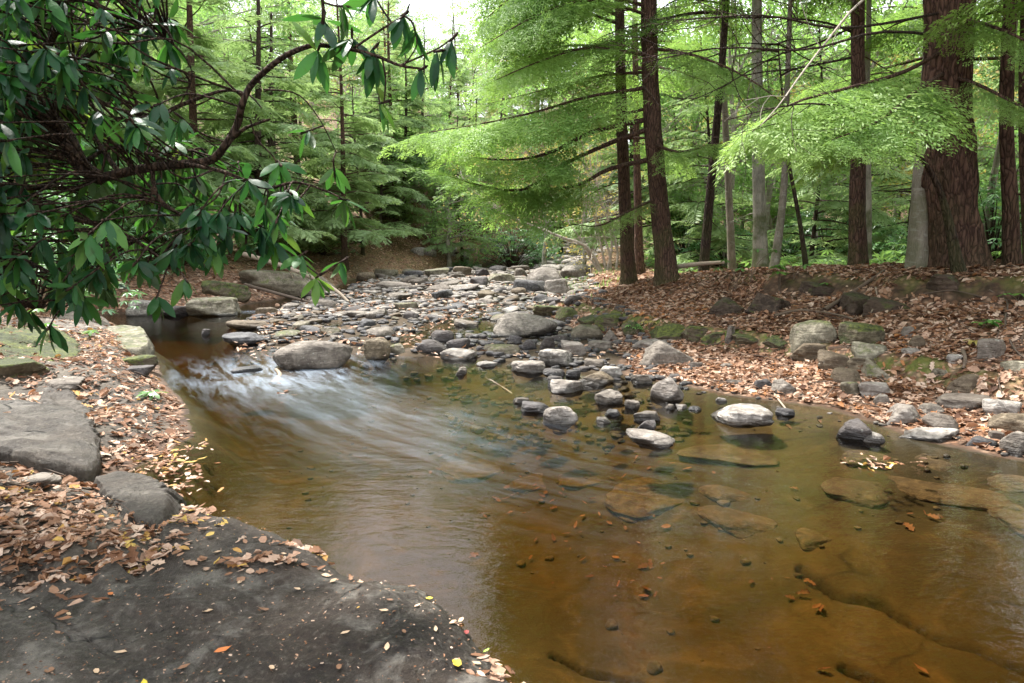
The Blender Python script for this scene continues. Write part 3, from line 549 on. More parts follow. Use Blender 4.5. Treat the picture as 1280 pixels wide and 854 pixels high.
# ------------------------------------------------------------------ single rocks, each with its own description
RK = [
 (343, 441, 424, 461, 'grey', 'boulder', 'largest grey boulder, standing in water at the left front of the cobble bar'),
 (290, 328, 457, 466, 'dark', 'cobble', 'low black wet rock under the riffle left of the big grey boulder'),
 (280, 334, 417, 432, 'dark', 'slab', 'dark flat slab at the left tip of the cobble bar'),
 (284, 336, 401, 413, 'brown', 'slab', 'thin brown slab at the left edge of the cobble bar behind the dark flat slab'),
 (320, 348, 384, 395, 'brown', 'cobble', 'rounded brown stone where the left channel enters the pool'),
 (252, 263, 411, 419, 'dark', 'cobble', 'tiny dark stone poking alone out of the water left of the bar'),
 (365, 388, 402, 414, 'mossy', 'boulder', 'mossy green-topped stone among leaves on the left of the bar'),
 (400, 428, 409, 419, 'mossy', 'slab', 'low greenish flat stone behind the biggest boulder of the bar'),
 (304, 418, 336, 371, 'mossy', 'slab', 'very large mossy slab-boulder on the far left bank under the branches'),
 (255, 312, 350, 373, 'moss', 'slab', 'dark mossy block left of the very large mossy slab on the far left bank'),
 (236, 300, 372, 396, 'mossy', 'slab', 'long dark low slab on the shore of the left channel'),
 (160, 200, 375, 395, 'pale', 'angular', 'pale tilted stone on the back shore of the left pool'),
 (203, 240, 382, 396, 'dark', 'angular', 'dark low stone on the back shore between the pale tilted stone and the long slab'),
 (150, 196, 444, 462, 'moss', 'slab', 'mossy undercut block beneath the jutting flat-topped slab'),
 (150, 192, 458, 471, 'dark', 'slab', 'flat dark slab at the waterline in front of the mossy undercut block'),
 (-10, 62, 450, 476, 'moss', 'slab', 'mossy dark rock cut by the left edge of the photo above the grey slabs'),
 (60, 106, 474, 492, 'grey', 'slab', 'dark grey flat stone lying among leaves right of the mossy edge rock'),
 (20, 74, 595, 610, 'grey', 'slab', 'small dark slab half buried in orange leaves below the big curved slab'),
 (455, 489, 422, 450, 'brown', 'boulder', 'squarish brown boulder at the bar front just right of the biggest boulder'),
 (487, 508, 427, 443, 'mossy', 'cobble', 'small moss-tinged stone right of the squarish brown boulder'),
 (519, 560, 424, 443, 'dark', 'boulder', 'rounded blue-grey wet boulder in the middle of the bar front'),
 (558, 589, 423, 438, 'dark', 'cobble', 'smooth dark stone right of the rounded blue-grey boulder'),
 (550, 597, 437, 450, 'pale', 'slab', 'flat pale stone at the waterline below the smooth dark stone'),
 (538, 568, 413, 427, 'dark', 'cobble', 'dark oval stone in the second row behind the blue-grey boulder'),
 (567, 584, 459, 469, 'grey', 'angular', 'small grey pyramid-shaped stone alone in the pool before the bar'),
 (604, 650, 428, 444, 'mossy', 'boulder', 'low green mossy boulder centred at the bar front'),
 (616, 697, 392, 421, 'grey', 'boulder', 'biggest dome-shaped brown-grey boulder at the right of the cobble bar below the mossy bank end'),
 (634, 652, 419, 431, 'dark', 'cobble', 'small dark stone in front of the dome-shaped boulder, on its left'),
 (652, 671, 424, 438, 'dark', 'cobble', 'small grey-blue stone in front of the dome-shaped boulder, in the middle'),
 (674, 694, 421, 439, 'dark', 'angular', 'upright dark stone in front of the dome-shaped boulder, on its right'),
 (638, 683, 449, 467, 'pale', 'boulder', 'pale tan boulder at the waterline right of the bar centre'),
 (678, 708, 459, 471, 'dark', 'cobble', 'dark wet oval stone at the waterline right of the pale tan boulder'),
 (684, 708, 468, 483, 'dark', 'cobble', 'dark oval stone directly behind the white-topped oval stone'),
 (687, 731, 472, 492, 'pale', 'cobble', 'white-topped oval stone at the water edge where the bar meets the pool'),
 (672, 716, 436, 458, 'pale', 'slab', 'broad smooth pale slab at the right of the bar, left one of the pair'),
 (700, 733, 426, 446, 'pale', 'slab', 'broad smooth pale slab at the right of the bar, right one of the pair'),
 (594, 622, 452, 459, 'pale', 'slab', 'thin pale flat stone awash at the bar front below the mossy boulder'),
 (640, 683, 349, 366, 'dark', 'boulder', 'dark-faced boulder far upstream in front of the big pale rocks'),
 (655, 702, 334, 362, 'pale', 'boulder', 'largest pale boulder far upstream beside the right bank'),
 (680, 712, 348, 369, 'pale', 'slab', 'pale boulder far upstream, lowest of the pale pile'),
 (608, 646, 342, 354, 'mossy', 'slab', 'flat boulder with bright moss on top at the far end of the stream'),
 (642, 660, 335, 348, 'grey', 'boulder', 'small grey boulder behind the bright-moss flat boulder'),
 (700, 745, 330, 350, 'pale', 'boulder', 'pale sunlit boulder farthest upstream under the leaning pale stems'),
 (720, 768, 463, 482, 'brown', 'boulder', 'dark brown rounded boulder at the water edge right of the white-topped stone'),
 (745, 778, 457, 472, 'pale', 'slab', 'flat pinkish stone touching the leaf beach behind the dark brown boulder'),
 (742, 779, 488, 506, 'grey', 'angular', 'angular grey stone standing in the shallow water below the dark brown boulder'),
 (780, 800, 498, 512, 'grey', 'cobble', 'small round grey stone in the water right of the angular stone'),
 (791, 827, 511, 527, 'grey', 'cobble', 'smooth oval grey-green stone in the water, mid way along the stone chain'),
 (795, 820, 525, 540, 'dark', 'angular', 'small dark green pointed stone just behind the flat leaf-covered stone'),
 (780, 844, 540, 559, 'pale', 'slab', 'flat pale reddish stone nearest the viewer in the chain of water stones'),
 (677, 723, 508, 531, 'pale', 'angular', 'jagged pale stone with a dark left face in the shallow pool'),
 (650, 689, 503, 516, 'dark', 'slab', 'low dark slab in the pool left of the jagged pale stone'),
 (640, 663, 495, 505, 'grey', 'cobble', 'small low grey stone farthest left in the shallow pool'),
 (755, 776, 512, 520, 'dark', 'slab', 'small dark flat stone awash between the angular and the oval stones'),
 (744, 764, 522, 530, 'grey', 'slab', 'small blue-grey flat stone awash, left of the pointed stone'),
 (812, 856, 470, 501, 'pale', 'wedge', 'odd pale stone with a long tail sloping into the water by the leaf beach'),
 (788, 816, 467, 480, 'grey', 'slab', 'grey flat stone left of the pale stone with the sloping tail'),
 (799, 869, 427, 459, 'grey', 'wedge', 'long tilted grey slab propped on the leaf beach'),
 (790, 838, 425, 439, 'pale', 'slab', 'pale flat slab lying behind the long tilted slab'),
 (885, 965, 505, 533, 'pale', 'boulder', 'biggest whitish boulder standing alone in the middle of the pool'),
 (831, 843, 504, 513, 'grey', 'cobble', 'tiny grey stone, first of three small ones left of the biggest pool boulder'),
 (844, 860, 505, 512, 'pale', 'cobble', 'tiny pale stone, middle of three small ones left of the biggest pool boulder'),
 (860, 877, 507, 514, 'dark', 'cobble', 'tiny dark stone nearest the biggest pool boulder on its left'),
 (894, 909, 496, 502, 'pale', 'cobble', 'tiny pale stone in the water behind the biggest pool boulder'),
 (908, 930, 474, 483, 'grey', 'slab', 'grey flat stone at the edge of the leaf beach behind the biggest pool boulder'),
 (942, 966, 474, 487, 'dark', 'angular', 'dark flat stone on the beach edge left of the wedge-shaped grey stone'),
 (963, 995, 473, 493, 'grey', 'wedge', 'wedge-shaped grey stone on the beach edge'),
 (898, 916, 453, 461, 'grey', 'cobble', 'small grey stone lying in the middle of the leaf beach'),
 (906, 918, 407, 431, 'grey', 'angular', 'narrow upright post-like stone set in the mossy bank edge'),
 (712, 754, 406, 425, 'mossy', 'slab', 'tan slab with a mossy back end below the left part of the mossy bank edge'),
 (752, 775, 412, 428, 'grey', 'wedge', 'narrow grey stone leaning against the mossy bank edge'),
 (732, 766, 426, 438, 'grey', 'slab', 'grey flat stone between the paired pale slabs and the leaf beach'),
 (730, 756, 448, 459, 'grey', 'slab', 'grey slab behind the dark brown boulder'),
 (706, 726, 460, 472, 'dark', 'cobble', 'dark wet stone wedged left of the dark brown boulder'),
 (984, 1042, 400, 438, 'mossy', 'boulder', 'largest pale boulder with a green mossy top on the right bank'),
 (1048, 1102, 404, 434, 'moss', 'angular', 'dark moss-patched boulder right of the pale green-topped boulder'),
 (988, 1032, 428, 454, 'brown', 'angular', 'brown stone leaning below the pale green-topped boulder'),
 (1022, 1069, 436, 464, 'brown', 'boulder', 'brown rounded boulder at the left of the stone pile on the right bank'),
 (1064, 1107, 429, 452, 'mossy', 'angular', 'greenish stone on top of the stone pile on the right bank'),
 (1052, 1102, 446, 467, 'brown', 'slab', 'flat brown stone in the middle of the stone pile on the right bank'),
 (1076, 1120, 450, 477, 'mossy', 'wedge', 'tilted grey-green slab at the right of the stone pile on the right bank'),
 (1036, 1076, 458, 483, 'brown', 'boulder', 'dark brown boulder at the foot of the stone pile on the right bank'),
 (1050, 1076, 477, 496, 'mossy', 'angular', 'small olive stone below the dark brown boulder of the pile'),
 (1073, 1111, 475, 498, 'pale', 'boulder', 'pale grey blocky stone in front of the stone pile'),
 (1092, 1113, 490, 508, 'grey', 'cobble', 'small grey stone resting against the pale blocky stone'),
 (969, 993, 508, 520, 'dark', 'cobble', 'small dark wet stone in the pool right of the biggest pool boulder'),
 (1101, 1153, 503, 532, 'pale', 'boulder', 'rounded pinkish-grey boulder at the right shore'),
 (1124, 1195, 530, 553, 'pale', 'cobble', 'long flat oval pinkish-grey stone at the waterline of the right shore'),
 (1154, 1199, 513, 540, 'grey', 'boulder', 'grey-green stone right behind the long oval stone'),
 (1148, 1178, 503, 520, 'grey', 'cobble', 'dull grey stone behind the rounded pinkish-grey boulder'),
 (1046, 1095, 523, 550, 'dark', 'wedge', 'dark pointed wedge of rock rising from the water near the right shore'),
 (1078, 1105, 538, 554, 'pale', 'cobble', 'small light grey stone touching the dark pointed wedge'),
 (1185, 1231, 464, 496, 'brown', 'boulder', 'olive-brown boulder standing alone on the leaves of the right shore'),
 (1171, 1234, 493, 516, 'grey', 'slab', 'flat grey slab below the olive-brown boulder'),
 (1229, 1271, 499, 522, 'pale', 'slab', 'pinkish flat stone right of the flat grey slab'),
 (1236, 1292, 512, 545, 'brown', 'boulder', 'big white-topped boulder cut by the right edge of the photo'),
 (1250, 1292, 539, 573, 'grey', 'angular', 'square blue-grey block at the right edge below the white-topped boulder'),
 (1206, 1246, 547, 562, 'dark', 'slab', 'dark bluish flat stone at the waterline left of the square block'),
 (1200, 1220, 535, 546, 'dark', 'cobble', 'small dark stone between the long oval stone and the square block'),
 (1235, 1253, 536, 553, 'grey', 'cobble', 'small grey stone tucked below the white-topped boulder'),
 (1222, 1253, 423, 453, 'grey', 'angular', 'grey angular rock on the slope above the olive-brown boulder'),
 (1163, 1184, 460, 475, 'mossy', 'angular', 'small greenish pointed stone in leaves right of the stone pile'),
 (1124, 1142, 408, 424, 'grey', 'angular', 'grey cornered stone high on the right bank slope'),
 (1135, 1155, 419, 436, 'brown', 'cobble', 'rounded olive stone just below the grey cornered stone'),
 (1127, 1148, 435, 446, 'pale', 'slab', 'small pale pink flat stone on the slope below the rounded olive stone'),
 (1183, 1201, 443, 455, 'pale', 'slab', 'pale flat stone on the slope left of the grey angular rock'),
 (1252, 1284, 448, 468, 'mossy', 'boulder', 'mossy brown stone at the right edge of the slope beside the hanging root'),
 (858, 878, 452, 462, 'grey', 'slab', 'thin grey stone at the foot of the long tilted slab'),
 (560, 600, 355, 364, 'pale', 'slab', 'flat pale stone across the far riffle'),
 (470, 520, 352, 362, 'grey', 'slab', 'wide grey slab at the far left of the cobble bar near the stream bend'),
 (420, 468, 388, 397, 'grey', 'slab', 'smooth low slab shining by the small side pool of the bar'),
 (492, 524, 378, 388, 'mossy', 'slab', 'olive slab in the middle of the cobble bar'),
 (484, 514, 366, 375, 'grey', 'slab', 'large flat grey stone behind the olive slab'),
]
for q in RK:
    wide = q[1]-q[0]
    if q[5] == 'cobble' and q[3] > 440: q = q[:2]+(q[2]+(q[3]-q[2])*.16,)+q[3:5]+(('angular', 'slab', 'cobble', 'angular')[int(q[0]) % 4],)+q[6:]
    elif q[5] == 'boulder' and q[3] > 440 and q[0] > 600: q = q[:2]+(q[2]+(q[3]-q[2])*.12,)+q[3:5]+(('angular', 'boulder', 'slab')[int(q[0]) % 3],)+q[6:]
    rock(*q[:4], q[4], q[5], q[6], 'boulder' if wide > 38 else 'stone', dr=.62 if q[5] == 'cobble' else .8, tilt={'wedge': -.18}.get(q[5], 0)+random.Random(q[0]).uniform(-.08, .08), sink=.45, cat='boulder' if wide > 38 else 'stone')
# mossy edge of the right bank: a row of moss-grown blocks
ME = [(668, 702, 377, 398), (700, 722, 384, 402), (728, 752, 388, 407), (748, 782, 392, 412), (783, 800, 398, 420), (818, 858, 402, 428), (856, 884, 404, 429), (880, 908, 407, 430), (917, 952, 411, 436), (950, 986, 416, 440)]
ML = ['leftmost moss-grown block where the mossy bank edge begins above the dome-shaped boulder', 'second moss block from the upstream end of the bank edge', 'dark block with a thick moss cap, third from the upstream end of the bank edge', 'tall moss cushion overhanging the dome-shaped boulder side of the bank',
      'broken mossy clod with bright green tufts in the gap of the bank edge', 'long moss cushion above the long tilted grey slab', 'moss cushion in the middle of the unbroken green bank edge', 'moss cushion just left of the upright post-like stone', 'moss cushion just right of the upright post-like stone', 'last mossy block of the bank edge beside the pale green-topped boulder']
for q, l in zip(ME, ML): rock(q[0]-6, q[1]+6, q[2]+random.Random(q[0]).uniform(0, 7), q[3], 'moss', 'angular' if q[0] % 3 else 'boulder', l, 'mossy_block', dr=.9, sink=.5, yaw=random.Random(q[1]).uniform(-.5, .5), tilt=random.Random(q[2]).uniform(-.2, .2), n=6, group='moss-grown blocks along the right bank edge', cat='mossy block')
ME2 = [(880, 930, 372, 396, 'roots'), (930, 985, 366, 392, ''), (1040, 1100, 366, 394, ''), (1160, 1200, 343, 362, ''), (1080, 1130, 372, 392, ''), (1000, 1045, 352, 372, '')]
ML2 = ['dark earth clod below the leafy seedlings on the right bank crest', 'dark earthy overhang in the shadow of the bank crest', 'dark clod of soil and roots under the bare hump of the crest', 'moss-topped hump on the crest before the big red trunk', 'earthy clod right of the dark hollow on the slope', 'mossy clod at the top of the dark hollow']
for q, l in zip(ME2, ML2): rock(*q[:4], 'clod', 'angular', l, 'earth_clod', dr=1.0, sink=.6, tilt=random.Random(q[0]).uniform(-.35, .35), yaw=q[0]*.7, n=6, group='dark earth clods of the undercut bank', cat='clod')
FB = [(445, 470, 340, 352, 'brown', 'slab', 'low brown block at the foot of the far leafy slope, leftmost'), (468, 498, 336, 348, 'mossy', 'slab', 'long mossy block at the foot of the far leafy slope below the twin stems'), (505, 530, 338, 347, 'dark', 'slab', 'dark block at the foot of the far leafy slope, middle of the row'),
 (530, 562, 335, 346, 'mossy', 'slab', 'mossy block at the foot of the far slope right of the dark block'), (566, 590, 333, 344, 'brown', 'angular', 'brown block under the overhanging far-bank shrubs'), (592, 612, 336, 346, 'dark', 'slab', 'dark block left of the bright-moss flat boulder')]
for q in FB: rock(*q, 'boulder', dr=.8, sink=.4, cat='boulder')
# submerged slabs of the pool, seen through the water
SB = [(555, 622, 512, 531, -.05, 'tan submerged slab alone under the moving water of the pool centre'), (770, 882, 556, 590, -.07, 'large submerged slab below the flat reddish stone'), (880, 962, 596, 622, -.12, 'submerged slab in the deep middle of the pool, nearest of its cluster'),
      (880, 935, 578, 596, -.1, 'submerged slab between the two largest sunken slabs'), (1122, 1255, 584, 606, -.06, 'long oval submerged slab near the right edge with a dark rim'), (1040, 1118, 580, 610, -.1, 'submerged slab left of the long oval one'), (1150, 1212, 565, 582, -.04, 'submerged slab just off the waterline stones of the right shore'),
      (1245, 1300, 610, 645, -.1, 'submerged slab cut by the right edge of the photo'), (1060, 1110, 556, 572, -.05, 'submerged slab in front of the dark pointed wedge'), (860, 965, 540, 566, -.1, 'wide submerged slab below the biggest pool boulder'), (1240, 1290, 586, 603, -.05, 'small submerged slab at the right edge above the cut one'),
      (700, 760, 545, 560, -.1, 'submerged slab left of the flat reddish stone'), (1000, 1040, 632, 648, -.15, 'small submerged block alone in the deep amber water'), (640, 700, 538, 552, -.08, 'faint submerged slab in the moving water left of the pool middle')]
for x0, x1, y0, y1, zt, l in SB:
    cx = (x0+x1)/2; a = onz(cx, y1, zt); b = onz(cx, y0, zt); w_ = (x1-x0)*(a[1]+b[1])/2/FPX; W, F = rock_shape(int(x0), 'slab', 5); V = W*[w_, b[1]-a[1], .14]; V[:, 2] -= .07
    zt = max(-.5, min(zt, tz((a[0]+b[0])/2, (a[1]+b[1])/2)+.025)); V[:, 0] *= 1.25; V[:, 1] *= 1.2; link('submerged_slab', mesh('submerged_slab', V, [F], [M['bedslab'] if 'bedslab' in M else M['brown']]), None, ((a[0]+b[0])/2, (a[1]+b[1])/2, zt), l, 'submerged slab', 'sunken slabs of the pool bed', rot=(0, 0, -math.atan2(a[0], a[1])))
# cobbles of the bar: shared meshes, each stone an object
rng = np.random.RandomState(5)
PR = []
for k, (st, mk) in enumerate([('cobble', 'grey'), ('slab', 'grey'), ('angular', 'brown'), ('cobble', 'dark'), ('boulder', 'pale'), ('slab', 'pale'), ('cobble', 'brown'), ('angular', 'grey'), ('slab', 'dark'), ('boulder', 'mossy'), ('angular', 'dark'), ('boulder', 'dark')]):
    W, F = rock_shape(900+k, st, 4); PR.append(mesh('cobble', W, [F], [M[mk]]))
NEAR, FARP = [3, 8, 10, 11, 0, 6, 9, 3, 11, 1], [0, 1, 4, 5, 0, 7, 2, 8, 1, 9]
taken = [(o.location.x, o.location.y, max(o.dimensions.x, o.dimensions.y)*.42) for o in HEROES]
cnt = 0; tries = 0; COB = []; LK = ['grey rounded', 'grey flat', 'brown angular', 'dark rounded', 'pale blocky', 'pale flat', 'brown rounded', 'grey angular', 'dark flat', 'moss-tinged', 'dark angular', 'dark blocky']
ZL = [('dark wet cobble packed among others in the near third of the stone bar', 'dark cobbles of the near bar'), ('grey or brown cobble packed among others in the middle of the stone bar', 'grey cobbles of the middle bar'), ('pale dry stone packed among others in the far part of the stone bar', 'pale stones of the far bar')]
while cnt < 285 and tries < 9000:
    tries += 1; y = 8.3*(33.5/8.3)**(rng.rand()**.72); x = rng.uniform(-5.2, 2.6)
    if poly_sd(np.array([x]), np.array([y]), BAR)[0] < -.12: continue
    s = (.14+.34*rng.rand()**2)*(1+.05*max(0, y-9)) if y > 9.5 else .12+.2*rng.rand()**1.5
    if any((x-a)**2+(y-b)**2 < (c+s*.40)**2 for a, b, c in taken): continue
    taken.append((x, y, s*.42)); z = 0 if y < 13 else (1 if y < 19 else 2); pool = any(in_poly(np.array([x]), np.array([y]), P)[0] for P, _ in POOLS)
    if pool and rng.rand() < .7: continue
    k = (NEAR if rng.rand() < (1, .6, .3)[z] else FARP)[rng.randint(10)]
    o = link('cobble', PR[k], None, (x, y, max(tz(x, y), -.05)+s*.06), ZL[z][0], 'cobble', ZL[z][1], rot=(rng.uniform(-.2, .2), rng.uniform(-.2, .2), rng.uniform(0, 6.3)), scale=(s, s*rng.uniform(.6, .95), s*rng.uniform(.26, .6)))
    cnt += 1; COB.append(o); o['lk'] = k; o['sz'] = s
BARM = [(391, 445, 'the biggest bar boulder'), (307, 425, 'the dark flat slab at the bar tip'), (310, 407, 'the thin brown slab'), (333, 390, 'the stone at the left channel mouth'), (376, 408, 'the mossy green-topped stone'), (414, 414, 'the low greenish flat stone'), (472, 438, 'the squarish brown boulder'), (540, 434, 'the blue-grey wet boulder'), (573, 431, 'the smooth dark stone'), (627, 437, 'the low green mossy boulder'),
 (657, 408, 'the dome-shaped boulder'), (661, 458, 'the pale tan boulder'), (694, 446, 'the paired pale slabs'), (709, 482, 'the white-topped oval stone'), (444, 393, 'the side pool slab'), (508, 383, 'the olive slab in mid bar'), (499, 371, 'the large flat grey bar stone'), (495, 357, 'the wide slab at the stream bend'), (580, 360, 'the flat pale riffle stone'), (627, 348, 'the bright-moss flat boulder'), (662, 358, 'the dark-faced upstream boulder'), (680, 350, 'the largest pale upstream boulder'), (560, 395, 'the bar centre'), (610, 378, 'the bare upper bar'), (450, 372, 'the small side pool'), (685, 385, 'the mossy bank end'), (360, 383, 'the low fallen branch')]
name_by_landmark(COB, BARM, lambda o: ('small ' if o['sz']/(1+.05*max(0, o.location.y-9)) < .21 else 'large ' if o['sz']/(1+.05*max(0, o.location.y-9)) > .29 else '')+LK[o['lk']]+' cobble')
for o in COB: del o['lk'], o['sz']
# gravel and pebbles between them: nobody could count these
def pebbles(name, X, Y, S, mk, label, cat='gravel', flat=.5, on=None):
    V0, F0 = rock_shape(77, 'cobble', 3); acc = Acc(); n = len(X); Z = np.maximum(terrain(X, Y, False), -.35) if on is None else on
    yw = np.random.RandomState(3).uniform(0, 6.3, n); Rm = np.zeros((n, 3, 3)); Rm[:, 0, 0] = np.cos(yw); Rm[:, 0, 1] = -np.sin(yw)*.75; Rm[:, 1, 0] = np.sin(yw); Rm[:, 1, 1] = np.cos(yw)*.75; Rm[:, 2, 2] = flat
    acc.place(V0, F0, Rm, np.column_stack([X, Y, Z+S*.08]), S, 0, np.random.RandomState(4).rand(n))
    link(name, acc.build(name, [M[mk]]), None, None, label, cat, kind='stuff')
def scatter_bar(n, lo, hi, seed):
    r = np.random.RandomState(seed); y = 8.0*(34/8.0)**r.rand(n*3)**.85; x = r.uniform(-5.6, 3.0, n*3); m = poly_sd(x, y, BAR) > -.35; x, y = x[m][:n], y[m][:n]; return x, y, r.uniform(lo, hi, len(x))*(1+.045*np.maximum(0, y-9))
x, y, s = scatter_bar(1500, .05, .13, 1); pebbles('gravel', x, y, s, 'grey', 'small grey gravel and pebbles filling the gaps of the stone bar')
x, y, s = scatter_bar(1700, .06, .18, 2); k = r_near = y < 17; x, y, s = x[k], y[k], s[k]; pebbles('gravel', x, y, s, 'dark', 'small dark wet pebbles between the cobbles of the bar')
x, y, s = scatter_bar(2000, .07, .2, 3); k = y > 13; pebbles('gravel', x[k], y[k], s[k], 'pale', 'small pale dry stones strewn over the far bar')
r = np.random.RandomState(8); x = r.uniform(.8, 5.2, 500); y = r.uniform(4.2, 8.5, 500); d = np.abs(x-np.interp(y, YR, XRS)); k = d < r.exponential(.28, 500); pebbles('gravel', x[k], y[k], r.uniform(.02, .07, k.sum()), 'grey', 'scattered pebbles along the right waterline')
r = np.random.RandomState(18); px_ = r.uniform(560, 860, 420); py_ = 440+60*r.rand(420)**1.4+(px_-560)*.09; P_ = np.array([onz(a, b, 0)[:2] for a, b in zip(px_, py_)]); pebbles('gravel', P_[:, 0], P_[:, 1], r.uniform(.04, .15, 420), 'dark', 'dark wet pebbles crowding the shallows where the bar meets the pool')
r = np.random.RandomState(9); y = 34+18*r.rand(260); x = np.interp(y, YR, XL)+(np.interp(y, YR, XLB)-np.interp(y, YR, XL))*r.uniform(-.2, 1.1, 260); pebbles('boulder_field', x, y, r.uniform(.3, 1.1, 260), 'pale', 'pale boulders of the stream bed far upstream', 'boulder field', .6)
# ------------------------------------------------------------------ leaf litter
LV = np.array([[0, 0, .0], [.28, .24, .05], [.68, .21, .06], [1, 0, .12], [.68, -.21, .05], [.28, -.24, .06], [.3, 0, -.02], [.68, 0, .0]]); LV[:, 0] -= .5
LF = np.array([[0, 6, 1], [0, 5, 6], [1, 6, 7], [1, 7, 2], [6, 5, 4], [6, 4, 7], [2, 7, 3], [7, 4, 3]])
def lobed(seed):
    r_ = np.random.RandomState(seed); xs = [.1, .24, .36, .5, .62, .76, .88]; ws = [.04, .26, .12, .33, .14, .24, .08]; V = [[0, 0, 0]]; F = []
    for x_, w_ in zip(xs, ws): V += [[x_, w_*r_.uniform(.7, 1.2), .1*w_+r_.uniform(-.05, .1)], [x_, 0, -.02], [x_, -w_*r_.uniform(.7, 1.2), .1*w_+r_.uniform(-.05, .1)]]
    V.append([1, 0, r_.uniform(-.1, .15)]); n_ = len(xs); F += [[0, 2, 1], [0, 3, 2]]
    for i in range(n_-1): a_ = 1+3*i; F += [[a_, a_+1, a_+4], [a_, a_+4, a_+3], [a_+1, a_+2, a_+5], [a_+1, a_+5, a_+4]]
    a_ = 1+3*(n_-1); F += [[a_, a_+1, 3*n_+1], [a_+1, a_+2, 3*n_+1]]; V = np.array(V, float); V[:, 0] -= .5; return V, np.array(F)
LVN = LV*[1, .55, 1.6]; LVC = LV.copy(); LVC[:, 2] = np.abs(LV[:, 1])*1.3+.25*(LV[:, 0])**2; LTS = [(LV, LF), (LVN, LF), (LVC, LF), lobed(1), lobed(2)]
def litter(name, x, y, s, label, seed, tl=0, th_=1, zz=None, tiltmax=.42, z0=.012):
    r = np.random.RandomState(seed); n = len(x); e = .04
    z = terrain(x, y) if zz is None else zz; nx = -(terrain(x+e, y, False)-terrain(x-e, y, False))/(2*e); ny = -(terrain(x, y+e, False)-terrain(x, y-e, False))/(2*e)
    if zz is not None: nx = nx*0; ny = ny*0
    N = np.column_stack([nx, ny, np.ones(n)])+r.normal(scale=tiltmax*.6, size=(n, 3))*[1, 1, 0]; N /= np.linalg.norm(N, axis=1, keepdims=True)
    a = r.uniform(0, 6.283, n); D = np.column_stack([np.cos(a), np.sin(a), 0*a]); D -= N*(D*N).sum(1, keepdims=True); Rm = basis(D, N)
    cv = r.uniform(.1, 1.5, n); Rm = Rm*np.stack([np.ones(n), r.uniform(.45, 1.5, n), cv], -1)[:, None, :]
    acc = Acc(); T_ = np.column_stack([x, y, z+z0+r.rand(n)*.015]); tn = tl+(th_-tl)*np.clip(r.beta(1.1, 1.1, n)+.25*fbm(x*1.4, y*1.4, 0, 2, 9), 0, 1); kk = r.choice(5, n, p=[.26, .2, .14, .22, .18])
    for j, (a_, b_) in enumerate(LTS):
        m_ = kk == j
        if m_.any(): acc.place(a_, b_, Rm[m_], T_[m_], s[m_]*(1.15 if j > 2 else 1), 0, tn[m_])
    link(name, acc.build(name, [M['leaf']]), None, None, label, 'leaves', kind='stuff')
r = np.random.RandomState(21)
def region(n, r0, r1, a0, a1, pw=1.0):
    q = r.rand(n); rr = np.sqrt(r0*r0+(r1*r1-r0*r0)*q) if pw == 1 else r0*(r1/r0)**q; a = np.radians(r.uniform(a0, a1, n)); return rr*np.sin(a), rr*np.cos(a)
def masked(x, y, thr=.3):
    z, b, mo, li, c, rk_ = terrain(x, y, False, True); k = (li*(1-.75*mo) > thr+.3*r.rand(len(x))) & (z > .012); return x[k], y[k]
x, y = region(62000, 4.2, 14, 2, 44); x, y = masked(x, y); litter('leaf_litter', x, y, (.025+.08*r.rand(len(x))**1.3), 'carpet of pinkish-tan fallen leaves over the right beach and bank', 1, 0, .90)
x, y = region(26000, 13, 40, -42, 40, 2); x, y = masked(x, y); litter('leaf_litter', x, y, r.uniform(.08, .16, len(x)), 'fallen leaves over the far banks', 2, 0, .88)
x, y = region(17000, 2.6, 14, -46, -20); k = fbm(x*1.3, y*1.3, 0, 4, 77) > -.12+.5*vnoise(x*9, y*9)*.5; x, y = masked(x[k], y[k]); litter('leaf_litter', x, y, (.022+.085*r.rand(len(x))**1.5), 'orange-brown fallen leaves over the left bank', 3, 0, .93)
x, y, s = scatter_bar(4200, .05, .10, 6); k = fbm(x*.9, y*.9, 0, 3, 55) > .02; litter('leaf_litter', x[k], y[k], s[k], 'fallen leaves caught between the cobbles of the bar', 4, .3, .9, np.maximum(terrain(x[k], y[k]), 0)+.03)
r = np.random.RandomState(61); x = r.uniform(-1.5, 5, 900); y = r.uniform(2.2, 8, 900); k = (fbm(x*1.2, y*1.2, 0, 3, 15) > .12) & (terrain(x, y, False) < -.04) & (x > .3-.2*y); x, y = x[k], y[k]; litter('sunken_leaves', x, y, r.uniform(.03, .08, len(x)), 'waterlogged brown leaves lying on the pool bed', 12, 0, .3)
x = r.uniform(-2, 5.5, 900); y = r.uniform(2.2, 8.2, 900); k = (fbm(x*.9, y*.9, 0, 3, 25) > .0) & (terrain(x, y, False) < -.04) & (x > -.35*y); pebbles('pebbles', x[k], y[k], r.uniform(.02, .11, k.sum())*r.rand(k.sum()), 'bedslab', 'brown pebbles sunken on the pool bed', on=terrain(x[k], y[k], False))
# leaf drifts on the ledge
DG = bpy.context.evaluated_depsgraph_get()
def down(o, x, y):
    me = o.data; return None
def bvh(o):
    me = o.data; mw = o.matrix_world if False else None
    V = np.empty(len(me.vertices)*3, np.float32); me.vertices.foreach_get('co', V); V = V.reshape(-1, 3)
    return BVHTree.FromPolygons([tuple(v) for v in V], [tuple(p.vertices) for p in me.polygons])
LB_ = bvh(led)
def ledz(x, y):
    h = LB_.ray_cast(Vector((x, y, 2)), Vector((0, 0, -1))); return h[0].z if h[0] is not None else None
rr0 = random.Random(4); X = []; Y = []; Z = []
def drift(px, py, sx, sy, n, z=.12):
    for _ in range(n):
        p = onz(px+rr0.gauss(0, sx), py+rr0.gauss(0, sy), z); h = ledz(p[0], p[1]); t_ = tz(p[0], p[1]); zz = max(t_, h if h is not None else -9, .004)
        X.append(p[0]); Y.append(p[1]); Z.append(zz)
